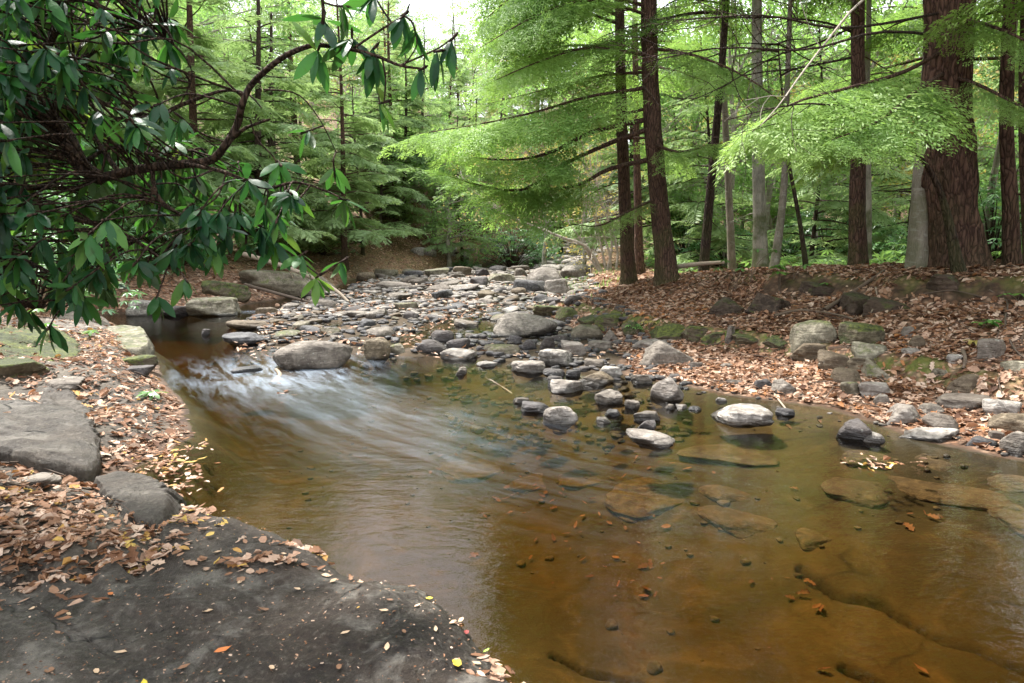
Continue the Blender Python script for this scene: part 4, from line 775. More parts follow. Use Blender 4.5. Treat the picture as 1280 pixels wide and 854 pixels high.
drift(185, 695, 25, 5, 40); drift(300, 708, 55, 5, 55); drift(60, 650, 70, 22, 420); drift(372, 678, 25, 2.5, 26); drift(245, 618, 14, 3, 22); drift(120, 680, 60, 12, 200); drift(30, 700, 50, 9, 110); drift(235, 640, 26, 16, 50); drift(90, 730, 60, 14, 22); drift(215, 560, 22, 22, 170); drift(30, 700, 30, 8, 30); drift(620, 820, 22, 12, 14); drift(1100, 562, 26, 5, 30); drift(350, 475, 8, 6, 8); drift(170, 540, 26, 24, 200)
X, Y, Z = map(np.array, (X, Y, Z)); litter('leaf_litter', X, Y, r.uniform(.035, .075, len(X)), 'drift of orange and tan leaves over the edge of the foreground ledge and the left waterline', 7, .1, .97, Z, .3, .006)
X = []; Y = []; Z = []
for _ in range(1500):
    a_, b_ = rr0.uniform(-60, 680), rr0.uniform(640, 856); p = onz(a_, b_, .1); h = ledz(p[0], p[1])
    if h is not None and h > .02: X.append(p[0]); Y.append(p[1]); Z.append(h)
X, Y, Z = map(np.array, (X, Y, Z)); litter('forest_crumbs', X, Y, r.uniform(.004, .014, len(X)), 'tiny needles, bud scales and leaf crumbs on the foreground ledge', 14, .1, .95, Z, .3, .002)
# loose single leaves on the foreground ledge
def leaf_obj(px, py, size, mk, label, group=None, z=.1):
    p = onz(px, py, z); h = ledz(p[0], p[1]); zz = max(h if h is not None else -9, tz(p[0], p[1]), .004)
    a = random.Random(px*31+py).uniform(0, 6.28); V = LV*[size, size*.9, size*1.3]; V[:, 2] += .006
    return link('fallen_leaf', mesh('fallen_leaf', V, [LF], [M[mk]]), None, (p[0], p[1], zz), label, 'leaf', group, rot=(random.Random(px).uniform(-.15, .15), random.Random(py).uniform(-.15, .15), a))
leaf_obj(537, 737, .045, 'leaf_yellow', 'bright yellow leaf standing out near the tip of the foreground ledge'); leaf_obj(608, 785, .03, 'leaf_green', 'small bright green leaf at the wet rim of the foreground ledge')
leaf_obj(623, 802, .035, 'leaf_tan', 'pale leaf at the waterline just below the small green leaf'); leaf_obj(571, 834, .07, 'leaf_yellow', 'long yellow-tan leaf lowest near the bottom edge of the photo'); leaf_obj(417, 733, .055, 'leaf_tan', 'pale tan leaf midway along the foreground ledge, lower of a close pair')
leaf_obj(408, 724, .05, 'leaf_tan', 'pale tan leaf midway along the foreground ledge, upper of a close pair'); leaf_obj(394, 687, .05, 'leaf_yellow', 'yellowish leaf beside the leaf row at the water rim of the ledge'); leaf_obj(183, 625, .06, 'leaf_tan', 'tan leaf lying on the small bedrock shelf')
leaf_obj(260, 769, .06, 'leaf_tan', 'pale tan leaf in the middle of the left half of the ledge'); leaf_obj(138, 742, .045, 'leaf_orange', 'round orange leaf on the left part of the ledge'); leaf_obj(583, 774, .045, 'leaf_red', 'dark red leaf near the waterline at the ledge tip')
leaf_obj(278, 814, .055, 'leaf_orange', 'orange-brown leaf left of centre near the bottom of the ledge'); leaf_obj(62, 830, .06, 'leaf_brown', 'brown leaf in the bottom left corner of the ledge'); leaf_obj(180, 850, .05, 'leaf_yellow', 'golden leaf cut by the bottom edge of the photo'); leaf_obj(432, 798, .035, 'leaf_tan', 'small pale leaf right of the long crack in the ledge')
LO = []
for px, py in [(72, 788), (40, 752), (210, 748), (300, 735), (355, 702), (272, 700), (488, 762), (515, 722), (522, 757), (576, 749), (568, 760), (566, 770), (484, 818), (424, 838), (596, 822), (588, 842), (480, 775), (545, 792), (85, 762), (20, 716), (150, 810), (230, 830), (330, 765), (372, 742), (450, 725), (505, 800), (120, 832), (340, 838)]:
    c_ = random.Random(px+py).choice(['leaf_tan', 'leaf_brown', 'leaf_brown', 'leaf_tan', 'leaf_tan']); o = leaf_obj(px, py, random.Random(px).uniform(.028, .05), c_, 'small dry leaf lying loose on the dark foreground ledge', 'small loose leaves on the foreground ledge'); o['lk'] = c_[5:]; LO.append(o)
name_by_landmark(LO, [(417, 733, 'the close pair of tan leaves'), (394, 687, 'the yellowish leaf by the leaf row'), (537, 737, 'the bright yellow leaf'), (608, 785, 'the bright green leaf'), (571, 834, 'the long yellow-tan leaf'), (260, 769, 'the pale leaf in the ledge middle'), (138, 742, 'the round orange leaf'), (62, 830, 'the brown corner leaf'), (330, 788, 'the long crack in the ledge')], lambda o: 'small loose '+o['lk']+' leaf')
for o in LO: del o['lk']
# ------------------------------------------------------------------ foliage templates
def twig_template(n, wid, seed, fill=1.0, droop=.18):
    """a flat hemlock spray along +x, length 1, made of small narrow blades"""
    r = np.random.RandomState(seed); V = []; F = []; T = []
    for i in range(n):
        x = .04+.96*i/n
        for sd_ in (-1, 1):
            l = (.08+.34*math.sin(math.pi*min(1, x*.8+.12)))*r.uniform(.6, 1.15)*fill; a = sd_*R(r.uniform(38, 62)); w_ = wid*r.uniform(.7, 1.3)
            dx, dy = math.cos(a), math.sin(a); px_, py_ = -dy, dx; z0 = -droop*x*x; z1 = z0-l*r.uniform(0, .45); zt = r.uniform(-.3, .3)*w_
            k = len(V); V += [(x, 0, z0), (x+dx*l*.45+px_*w_, dy*l*.45+py_*w_, (z0+z1)/2+zt), (x+dx*l, dy*l, z1), (x+dx*l*.45-px_*w_, dy*l*.45-py_*w_, (z0+z1)/2-zt)]; F.append([k, k+1, k+2, k+3]); t_ = r.uniform(-.25, .25)+.25*x; T += [t_]*4
    return np.array(V), np.array(F), np.array(T)
def fine_template(n, m, seed, bl=.075, wid=.011, droop=.2):
    r = np.random.RandomState(seed); V = []; F = []; T = []
    def blade(p, d, l, w_, t_):
        d = d/np.linalg.norm(d); q = np.array([-d[1], d[0], r.uniform(-.5, .5)])*w_; k = len(V); V.extend([p, p+d*l*.5+q, p+d*l, p+d*l*.5-q]); F.append([k, k+1, k+2, k+3]); T.extend([t_]*4)
    for i in range(n):
        x = .05+.95*(i+r.rand()*.5)/n
        for sd_ in (-1, 1):
            l = (.10+.36*math.sin(math.pi*min(1, x*.8+.14)))*r.uniform(.55, 1.15); a = sd_*R(r.uniform(36, 60)); d = np.array([math.cos(a), math.sin(a), -r.uniform(.0, .5)]); p0 = np.array([x, 0, -droop*x*x]); t_ = r.uniform(-.2, .2)+.2*x
            for j in range(m):
                f = (j+.6)/m; p = p0+d*l*f+[0, 0, -.12*l*f*f]
                for s2_ in (-1, 1): b = a+s2_*R(r.uniform(35, 60)); blade(p, np.array([math.cos(b), math.sin(b), -r.uniform(0, .45)]), bl*r.uniform(.7, 1.3)*(1.15-.5*f), wid*r.uniform(.8, 1.3), t_+.12*f+r.uniform(-.1, .1))
            blade(p0+d*l*.75, d, l*.35, wid, t_+.2)
    return np.array(V), np.array(F), np.array(T)
SPRAY = [fine_template(10, 3, k, .095, .015) for k in range(4)]; SPRAYH = [fine_template(12, 5, k+20) for k in range(5)]; SPRAYC = [twig_template(9, .042, k+9, 1.15) for k in range(3)]
def branch_line(p0, az, L, e0, droop, rng, n=9, curl=.0):
    t = np.linspace(0, 1, n); a = az+curl*t*t+.12*np.sin(t*5+rng.uniform(0, 6)); st = L/(n-1)
    sl_ = e0-droop*t*1.6+.10*np.sin(t*7+rng.uniform(0, 6)); P = np.zeros((n, 3)); P[0] = p0
    for i in range(1, n): P[i] = P[i-1]+st*np.array([math.sin(a[i])*math.cos(sl_[i]), math.cos(a[i])*math.cos(sl_[i]), math.sin(sl_[i])])
    return P
def dress(acc, P, L, rng, tpl, dens=.11, wid=.42, start=.18, mt=0, tint=.45, sub=True):
    """lay sprays on both sides of a branch line"""
    D = []; T = []; S = []; m = max(4, int(L*(1-start)/dens)); cum = np.linspace(0, 1, len(P))
    for i in range(m):
        t = start+(1-start)*(i+rng.rand()*.7)/m; p = np.array([np.interp(t, cum, P[:, k]) for k in range(3)]); q = np.array([np.interp(min(1, t+.06), cum, P[:, k]) for k in range(3)]); o = np.array([np.interp(max(0, t-.06), cum, P[:, k]) for k in range(3)]); d = q-o; d /= np.linalg.norm(d)+1e-9
        for sd_ in (-1, 1):
            if rng.rand() < .10: continue
            a = sd_*R(rng.uniform(35, 68)); c, s_ = math.cos(a), math.sin(a); v = np.array([d[0]*c-d[1]*s_, d[0]*s_+d[1]*c, d[2]-rng.uniform(0, .3)])
            l = min(1.15, L*wid)*math.sin(math.pi*min(1, .16+t*.80))**.7*rng.uniform(.55, 1.1)
            D.append(v); T.append(p); S.append(l)
    D.append(P[-1]-P[-3]); T.append(P[-2]); S.append(min(.8, L*wid*.7))
    D = np.array(D); T = np.array(T); S = np.array(S); up = np.array([0, 0, 1.])+rng.normal(scale=.22, size=D.shape); k = rng.randint(len(tpl), size=len(D)); tn = tint+rng.uniform(-.2, .2)+rng.uniform(-.08, .08, len(D))
    for j in range(len(tpl)):
        m_ = k == j
        if m_.any(): acc.place(tpl[j][0], tpl[j][1], basis(D[m_], up[m_]), T[m_], S[m_], mt, tn[m_], tpl[j][2])
def trunk_at(path, z):
    Z = np.array([p[2] for p in path]); return np.array([np.interp(z, Z, [p[k] for p in path]) for k in range(3)])
def crown_hemlock(acc, rng, path, z0, z1, L0, nb, tpl=SPRAY, dens=.11, az=None, e0=.12, droop=.32, tint=.45, wood=1, shape=.75, bare=0):
    for i in range(nb):
        u = (i+rng.rand())/nb; z = z0+(z1-z0)*u; L = L0*((1-u)**shape*.85+.12)*rng.uniform(.65, 1.1); a = rng.uniform(0, 6.283) if az is None else az(rng, u)
        P = branch_line(trunk_at(path, z), a, L, e0+rng.uniform(-.12, .15)+u*.25, droop*rng.uniform(.6, 1.3), rng, curl=rng.uniform(-.4, .4))
        V, F = tube(P, np.linspace(.012+.009*L, .003, len(P)), 4); acc.add(V, F, wood, .3)
        dress(acc, P, L, rng, tpl, dens, tint=tint, start=.2+.1*rng.rand())
    for i in range(bare):
        z = path[0][2]+.8+rng.rand()*(z0-path[0][2]+1.5); P = branch_line(trunk_at(path, z), rng.uniform(0, 6.283), rng.uniform(.5, 2.4), rng.uniform(-.2, .25), .3, rng, 7); V, F = tube(P, np.linspace(.014, .002, 7), 4); acc.add(V, F, wood, .3)
        for _ in range(4): j = rng.randint(2, 6); Q = branch_line(P[j], rng.uniform(0, 6.283), rng.uniform(.2, .7), -.1, .4, rng, 4); V, F = tube(Q, np.linspace(.005, .0015, 4), 3); acc.add(V, F, wood, .3)
def leaf_blob(acc, rng, C, Rad, n, size, flat=.8, tint=.5, mt=0):
    """small leaf blades through a clump's volume"""
    T = rng.normal(size=(n, 3)); T /= np.linalg.norm(T, axis=1, keepdims=True); T = C+T*(rng.rand(n)**.45)[:, None]*Rad*[1, 1, flat]; D = rng.normal(size=(n, 3))*[1, 1, .6]; N = rng.normal(size=(n, 3))*.7+[0, 0, 1]
    tV = np.array([[-.5, 0, 0], [0, .3, .04], [.5, 0, -.05], [0, -.3, .04]]); acc.place(tV, np.array([[0, 1, 2, 3]]), basis(D, N), T, rng.uniform(.6, 1.3, n)*size, mt, np.clip(tint+rng.normal(scale=.18, size=n), 0, 1))
def limbs(acc, rng, p, d, L, r_, depth, ends, mt=1, spread=.6, grav=.0):
    n = 5; P = [np.array(p, float)]; d = np.array(d, float)
    for _ in range(n): d = d+rng.normal(scale=.14, size=3)-[0, 0, grav]; d /= np.linalg.norm(d); P.append(P[-1]+d*L/n)
    V, F = tube(P, np.linspace(r_, r_*.55, n+1), 5 if depth > 1 else 3); acc.add(V, F, mt, .3)
    if depth == 0: ends.append(P[-1]); ends.append(P[-3]); return
    for _ in range(rng.randint(2, 4)): j = rng.randint(2, n+1); limbs(acc, rng, P[j], d+rng.normal(scale=spread, size=3), L*rng.uniform(.55, .8), r_*.5, depth-1, ends, mt, spread, grav)
# ------------------------------------------------------------------ trees that stand on the near right bank
def px_path(pts, Y, top=None, lean=0.0):
    """trunk course: photo bearings at a distance Y, continued upward past the frame"""
    P = [at(x, y, Y) for x, y in pts]; P[0] = np.array([P[0][0], P[0][1], tz(P[0][0], P[0][1])-.12])
    P = [p for i, p in enumerate(P) if i == 0 or p[2] > P[0][2]+.15]
    d = (P[-1]-P[-2]); d /= np.linalg.norm(d)
    if top and P[-1][2] < top:
        d = (d+[0, 0, .5]); d /= np.linalg.norm(d); n = 5; L = (top-P[-1][2])/d[2]; P += [P[-1]+d*L*k/n for k in range(1, n+1)]
    return P
def make_tree(name, label, cat, pts, Y, wpx, top, mk, crown=None, fmk='hemlock', flare=.5, group=None, ridge=.12, seed=1, stub=0, wtop=.25, nseg=20):
    path = px_path(pts, Y, top); base = path[0].copy(); loc = [p-base for p in path]
    r0 = wpx/2*Y/FPX; zz = np.array([p[2] for p in loc]); rad = r0*(1-(1-wtop)*np.clip(zz/max(zz[-1], 1), 0, 1)**.9)
    t = link(name, None, None, base, label, cat, group)
    n = 60 if wpx > 12 else 36; V, F = tube(loc, rad, nseg if wpx > 12 else 10, n, .05, seed, flare, .28+r0*.5, ridge); link('trunk', mesh('trunk', V, [F], [M[mk]]), t)
    acc = Acc(); rng = np.random.RandomState(seed)
    if crown: crown(acc, rng, loc); 
    if acc.V: link('crown', acc.build('crown', [M[fmk], M[mk]], False), t)
    return t, base, loc
LEFT = lambda rng, u: (rng.uniform(-2.2, -.9) if rng.rand() < .55 else rng.uniform(0, 6.283))
# the two big hemlocks in the middle with branches sweeping left over the stream
make_tree('hemlock_tree', 'tall straight dark hemlock at the left corner of the leafy bank crest', 'tree', [(786, 357), (781, 250), (777, 150), (775, 60)], 13.4, 17, 13, 'bark', lambda a, r, p: (crown_hemlock(a, r, p, 4.2, 12.8, 3.2, 40, dens=.12, az=LEFT), crown_hemlock(a, r, p, 2.6, 4.6, 2.0, 6, dens=.14, bare=6)), seed=41, nseg=18)
t2, b2, l2 = make_tree('hemlock_tree', 'thick dark hemlock with a furrowed trunk leaning left, sweeping its branches out over the stream', 'tree', [(836, 342), (824, 250), (816, 160), (812, 50)], 12.3, 25, 15, 'bark', lambda a, r, p: (crown_hemlock(a, r, p, 4.8, 14.5, 3.2, 42, dens=.14, az=LEFT)), seed=43, flare=.6, ridge=.2)
def hero_limb(parent, base, pts, mk='bark', r0=.035, dens=.10, wid=.32, start=.3, tint=.55, foliage=True, fm='hemlock', seed=1, nseg=8):
    P = spline(np.array([at(x, y, Y) for x, y, Y in pts])-base, 14); L = np.linalg.norm(np.diff(P, axis=0), axis=1).sum()
    V, F = tube(P, np.linspace(r0, r0*.16, 14), nseg, None, .08, seed); o = link('limb', mesh('limb', V, [F], [M[mk]]), parent)
    if foliage: acc = Acc(); dress(acc, P, L, np.random.RandomState(seed), SPRAYH, dens, wid, start, tint=tint); link('foliage', acc.build('foliage', [M[fm]], False), o)
    return P
HL = [[(806, 163, 12.3), (760, 180, 12.0), (700, 208, 11.6), (655, 237, 11.3), (600, 232, 11.0), (545, 214, 10.8)], [(810, 200, 12.3), (760, 212, 12), (720, 232, 11.8), (655, 238, 11.6), (590, 225, 11.5)], [(806, 150, 12.3), (740, 165, 11.8), (690, 190, 11.2), (640, 200, 10.7), (580, 196, 10.3)],
      [(812, 110, 12.3), (740, 120, 11.7), (670, 140, 11), (600, 155, 10.5), (520, 168, 10.0)], [(812, 70, 12.3), (740, 60, 11.6), (680, 75, 11), (620, 100, 10.5)], [(812, 20, 12.3), (740, 0, 11.6), (670, 20, 11.0), (600, 60, 10.4)], [(812, 135, 12.3), (745, 150, 12.6), (680, 160, 12.9), (600, 170, 13)], [(812, 90, 12.3), (750, 95, 12.9), (690, 110, 13.3), (610, 130, 13.7)],
      [(812, -40, 12.3), (730, -60, 11.8), (660, -20, 11.3), (600, 30, 11)], [(826, 246, 12.3), (790, 262, 12.0), (750, 282, 11.8), (715, 280, 11.7)], [(815, 180, 12.3), (850, 190, 11.5), (900, 180, 10.8), (960, 190, 10.2)], [(812, 60, 12.3), (870, 70, 11.5), (930, 95, 10.5), (980, 130, 9.9)]]
for k, h in enumerate(HL): hero_limb(t2, b2, h, r0=.045 if k < 3 else .03, start=.34 if k < 3 else .15, seed=60+k, tint=.62 if k < 5 else .5, wid=.26)
thin = lambda z0, z1, L, n, b=3, **k: (lambda a, r, p: crown_hemlock(a, r, p, z0, z1, L, n, dens=.15, bare=b, tint=.5, **k))
make_tree('hemlock_tree', 'slim reddish trunk standing close behind the two big middle hemlocks', 'tree', [(800, 336), (796, 200), (794, 60)], 18, 11, 13, 'bark_red', thin(5, 12.5, 2.6, 26), seed=45)
make_tree('hemlock_tree', 'slim dark trunk leaning right, first one right of the thick furrowed hemlock', 'tree', [(879, 335), (890, 215), (900, 110), (906, 30)], 12.6, 12, 11, 'bark_dark', thin(4.6, 10.8, 2.4, 26), seed=47, flare=.3)
make_tree('hemlock_tree', 'thin lichened trunk right of the slim dark leaning trunk', 'tree', [(917, 336), (911, 240), (906, 140), (902, 20)], 14, 10, 11, 'bark_grey', thin(5, 10.5, 2.2, 20), seed=49, flare=.3)
make_tree('birch_tree', 'pale mossy-footed trunk standing upright between two thin trunks', 'tree', [(951, 342), (949, 250), (947, 160), (946, 20)], 12.4, 17, 12, 'bark_pale', thin(5.2, 11.5, 2.2, 20, 2), seed=51, flare=.6, ridge=.03)
make_tree('hemlock_tree', 'thin brown trunk bending right just beside the pale mossy-footed trunk', 'tree', [(966, 346), (974, 290), (981, 220), (983, 140)], 11.6, 10, 8, 'bark_grey', thin(4.2, 7.8, 1.8, 16), seed=53, flare=.5)
make_tree('sapling', 'very thin crooked sapling leaning left beside the thin brown trunk', 'tree', [(1010, 332), (1000, 280), (988, 215), (984, 190)], 11.5, 6.5, 4.6, 'bark_dark', thin(3.2, 4.4, 1.0, 7, 2), seed=55, flare=.2)
make_tree('hemlock_tree', 'straight dark brown trunk left of its grey twin in the right half', 'tree', [(1073, 333), (1072, 250), (1074, 160), (1072, 40)], 10.8, 20, 13, 'bark', thin(4.6, 12.5, 3.2, 36, 2), seed=57)
make_tree('hemlock_tree', 'narrow pale grey trunk touching the straight dark brown trunk on its right', 'tree', [(1086, 332), (1085, 250), (1084, 120)], 12.2, 9, 10, 'bark_pale', thin(5, 9.5, 2, 16, 1), seed=59, flare=.2)
make_tree('beech_tree', 'grey smooth beech trunk directly left of the huge red-brown trunk', 'tree', [(1152, 322), (1156, 250), (1163, 150), (1172, 20)], 9.5, 33, 12, 'bark_grey', None, seed=61, ridge=.02, flare=.15)
t3, b3, l3 = make_tree('hemlock_tree', 'huge red-brown furrowed trunk, the thickest tree, on the right bank crest', 'tree', [(1196, 330), (1187, 240), (1182, 140), (1185, 40), (1187, -60)], 9.3, 56, 16, 'bark_red', lambda a, r, p: crown_hemlock(a, r, p, 5.2, 15.5, 4.4, 46, dens=.16, tint=.5), seed=63, flare=.32, ridge=.32, wtop=.4, nseg=64)
for k, h in enumerate([[(1185, 60, 9.3), (1130, 90, 8.7), (1060, 110, 8.1), (990, 130, 7.5), (940, 165, 7.1)], [(1183, 95, 9.3), (1220, 105, 8.7), (1270, 130, 8.2), (1330, 165, 7.8)], [(1183, 90, 9.3), (1150, 110, 8.2), (1100, 150, 7.4), (1040, 175, 6.9)],
        [(1185, 20, 9.3), (1230, 30, 8.7), (1280, 50, 8.1), (1340, 90, 7.6)]]):
    hero_limb(t3, b3, h, 'bark', .03, .075, .26, .25, tint=.66, seed=90+k)
pc, bc, lc = make_tree('bent_sapling', 'dark curved sapling arching left in front of the huge red-brown trunk', 'tree', [(1203, 326), (1182, 262), (1163, 215), (1140, 185)], 8.6, 15, None, 'bark_dark', None, seed=65, flare=.4)
V, F = tube(np.array([at(x, y, Y)-bc for x, y, Y in [(1142, 187, 8.9), (1118, 174, 8.8), (1090, 163, 8.7)]]), [.055, .045, .03], 8, 10); link('limb', mesh('limb', V, [F], [M['bark_dark']]), pc)
hero_limb(pc, bc, [(1140, 186, 8.9), (1100, 170, 8.6), (1030, 165, 8.2), (975, 182, 7.9)], 'bark_dark', .03, .09, .3, .2, seed=99, tint=.6)
make_tree('hemlock_tree', 'reddish trunk with a flared mossy foot near the right edge', 'tree', [(1268, 332), (1262, 240), (1258, 150), (1262, 20)], 9.2, 18, 12, 'bark_red', thin(4.6, 11.5, 3.2, 34, 2), seed=67)
make_tree('hemlock_tree', 'brown trunk cut by the right edge of the photo', 'tree', [(1291, 330), (1283, 240), (1280, 120)], 10.4, 14, 12, 'bark', thin(4.6, 11.5, 3, 30, 2), seed=69)
make_tree('hemlock_tree', 'thin grey stem leaning right behind the huge trunk and the flared reddish trunk', 'tree', [(1231, 290), (1240, 235), (1252, 170), (1262, 90)], 14, 10, 9, 'bark_grey', thin(5, 8.6, 2, 14, 1), seed=71)
make_tree('hemlock_tree', 'dark stem just behind the huge red-brown trunk on its right', 'tree', [(1207, 300), (1208, 230), (1210, 120)], 14, 13, 12, 'bark_dark', thin(5, 11.5, 3, 24, 1), seed=73)
# hemlocks standing just outside the frame whose crowns hang into it
for x_, y_, l in [(7.4, 6.4, 'hemlock beyond the right edge whose crown hangs into the upper right corner'), (8.3, 13.5, 'hemlock behind the right edge trunks filling the top right with green')]:
    z_ = tz(x_, y_); t = link('hemlock_tree', None, None, (x_, y_, z_-.1), l, 'tree'); pth = [np.array([0, 0, k*1.5]) for k in range(9)]; V, F = tube(pth, np.linspace(.2, .04, 9), 14, 30, .05, 3, .5, .3, .15); link('trunk', mesh('trunk', V, [F], [M['bark']]), t)
    acc = Acc(); crown_hemlock(acc, np.random.RandomState(int(x_*10)), pth, 3.4, 11.8, 3.4, 34, dens=.15, tint=.55); link('crown', acc.build('crown', [M['hemlock'], M['bark']], False), t)
# dead bare branches crossing the upper right: parts of the middle trees
def bare_limb(parent, base, pts, mk, r0, seed, n=14, kids=10):
    P = spline(np.array([at(x, y, Y) for x, y, Y in pts])-base, n); acc = Acc(); V, F = tube(P, np.linspace(r0, r0*.2, n), 6); acc.add(V, F); rng = np.random.RandomState(seed)
    for _ in range(kids):
        j = rng.randint(2, n-1); d = P[min(n-1, j+1)]-P[j-1]; d /= np.linalg.norm(d); e = []; limbs(acc, rng, P[j], d+rng.normal(scale=.6, size=3), rng.uniform(.3, .9), r0*.3, 1, e, 0, .5)
    link('limb', acc.build('limb', [M[mk]]), parent)
bare_limb(t3, b3, [(1183, 10, 9.3), (1130, -30, 9.0), (1075, 3, 8.2), (1035, 50, 7.6), (1000, 95, 7.1), (975, 130, 6.8), (950, 158, 6.6)], 'twig', .020, 5, kids=6)
for k, q in enumerate([[(1075, 45, 10.8), (1030, 28, 10.9), (960, 22, 11), (850, 24, 11.2)], [(1074, 70, 10.8), (1000, 85, 10.9), (930, 95, 11), (840, 130, 11.2)], [(1074, 30, 10.8), (1020, 55, 10.5), (970, 70, 10.2), (900, 110, 10), (840, 135, 9.8)], [(1183, 45, 9.3), (1100, 40, 8.0), (1010, 62, 7.2), (900, 60, 6.8), (800, 80, 6.6)], [(1183, 120, 9.3), (1090, 135, 8.0), (1000, 130, 7.2), (900, 152, 6.9)], [(1183, 15, 9.3), (1060, 35, 8.0), (960, 20, 7.2), (860, 24, 6.9)], [(1190, 60, 9.4), (1230, 20, 9.3), (1280, 15, 9.2)]]): bare_limb(t2 if k < 3 else t3, b2 if k < 3 else b3, q, 'bark_dark', .020, 11+k, kids=14)
# ------------------------------------------------------------------ pale leaning stems at the stream bend
t = link('leaning_alder', None, None, at(757, 352, 22)-[0, 0, .0], 'clump of thin pale stems leaning left over the stream bend', 'small tree'); bA = np.array(t.location)
for k, (pts, r0) in enumerate([([(757, 352), (738, 322), (720, 290)], .06), ([(757, 352), (735, 310), (700, 296), (640, 272), (620, 262)], .06), ([(760, 352), (752, 310), (738, 250)], .05), ([(763, 352), (760, 310), (730, 240)], .05), ([(768, 352), (772, 315), (764, 285)], .05), ([(755, 352), (765, 300), (745, 230), (728, 205)], .05)]):
    acc = Acc(); P = spline(np.array([at(x, y, 22) for x, y in pts])-bA, 12); P[0][2] -= .2; V, F = tube(P, np.linspace(r0, r0*.3, 12), 8); acc.add(V, F, 1); rng = np.random.RandomState(k); e = []
    for _ in range(5): limbs(acc, rng, P[rng.randint(5, 12)], (P[-1]-P[0])/2+rng.normal(scale=.5, size=3), rng.uniform(.8, 1.8), r0*.35, 2, e, 1, .5)
    for q in e[::3]: leaf_blob(acc, rng, q, .3, 7, .09, tint=.6)
    link('stem', acc.build('stem', [M['yellow'], M['twig']], False), t)
# ------------------------------------------------------------------ forest beyond: shared meshes, a tree object each
def proto_hemlock(seed, H, z0, L0, nb, mk, tpl=SPRAYC, r0=.16, dens=.17, fm='hemlock_far_hazed', bare=2):
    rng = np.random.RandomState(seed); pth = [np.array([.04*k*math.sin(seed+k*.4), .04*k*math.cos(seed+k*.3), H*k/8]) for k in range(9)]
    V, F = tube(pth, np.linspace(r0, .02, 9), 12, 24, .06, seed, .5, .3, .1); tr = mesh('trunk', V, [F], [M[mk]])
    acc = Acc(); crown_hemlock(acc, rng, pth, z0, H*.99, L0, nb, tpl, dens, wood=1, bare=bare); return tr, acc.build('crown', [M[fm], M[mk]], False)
def proto_broad(seed, H, mk, fm, leafn=34, rad=.75, size=.15, depth=3):
    rng = np.random.RandomState(seed); pth = [np.array([.1*math.sin(k+seed)*k*.3, .1*math.cos(k*1.3+seed)*k*.3, H*.62*k/6]) for k in range(7)]
    V, F = tube(pth, np.linspace(.13, .06, 7), 10, 20, .05, seed, .4, .3, .03); tr = mesh('trunk', V, [F], [M[mk]]); acc = Acc(); e = []
    for _ in range(9): limbs(acc, rng, pth[rng.randint(3, 7)], rng.normal(size=3)*[.8, .8, .3]+[0, 0, .7], H*.26, .05, depth, e, 1, .55)
    for q in e[::2]:
        if leafn: leaf_blob(acc, rng, q, rad*rng.uniform(.6, 1.1), leafn, size, .55, rng.uniform(.3, .7))
    return tr, acc.build('crown', [M[fm], M[mk]], False)
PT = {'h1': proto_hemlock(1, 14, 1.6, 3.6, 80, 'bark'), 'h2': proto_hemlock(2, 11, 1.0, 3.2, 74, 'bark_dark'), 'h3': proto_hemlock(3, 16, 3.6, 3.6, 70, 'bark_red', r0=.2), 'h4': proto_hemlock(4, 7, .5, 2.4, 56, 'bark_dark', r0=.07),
      'b1': proto_broad(5, 12, 'bark_grey', 'green', 46, .85, .16), 'b2': proto_broad(6, 9, 'bark_pale', 'yellow', 22), 'b3': proto_broad(7, 13, 'twig', 'yellow', 0, depth=4), 'b4': proto_broad(8, 11, 'twig', 'yellow', 5, .5, .12, 4), 'g1': proto_broad(10, 5.5, 'bark_grey', 'green', 34, .7, .11)}
def put(kind, x, y, label, group=None, s=1.0, rot=0.0, name=None):
    nm = name or {'h': 'hemlock_tree', 'b': 'broadleaf_tree', 'g': 'understory_tree'}[kind[0]]; z = tz(x, y)
    t = link(nm, None, None, (x, y, z-.15), label, 'tree', group, rot=(0, 0, rot), scale=(s, s, s)); tr, cr = PT[kind]; link('trunk', tr, t); link('crown', cr, t); return t
def pput(kind, px, Y, label, s=1.0, group=None, rot=0.0): return put(kind, (px-640)/FPX*Y*1.0, Y, label, group, s, rot)
pput('h1', 432, 27, 'dark hemlock trunk on the far left bank at the end of the drooping rhododendron leaves', .82, rot=1); pput('h3', 497, 36, 'hemlock with twin-looking dark stems on the leafy slope left of the stream bend', .82); pput('h2', 508, 36.5, 'dark hemlock stem touching the one on the leafy slope at its right', .9, rot=2)
pput('h2', 330, 24, 'pale green hemlock on the left slope above the very large mossy slab', 1.05, rot=3); pput('h1', 255, 21, 'bushy hemlock seen through the rhododendron gap at upper left', .95, rot=2); pput('h1', 380, 33, 'tall hemlock rising behind the pale green one of the left slope', 1.1, rot=4)
pput('h4', 455, 31, 'low feathery hemlock between the far left trunks', 1.1, rot=1.4); pput('h2', 150, 18, 'hemlock hidden behind the dense left rhododendron', 1.0, rot=5); pput('h3', 60, 22, 'tall hemlock behind the left edge rhododendron', 1.0, rot=.5)
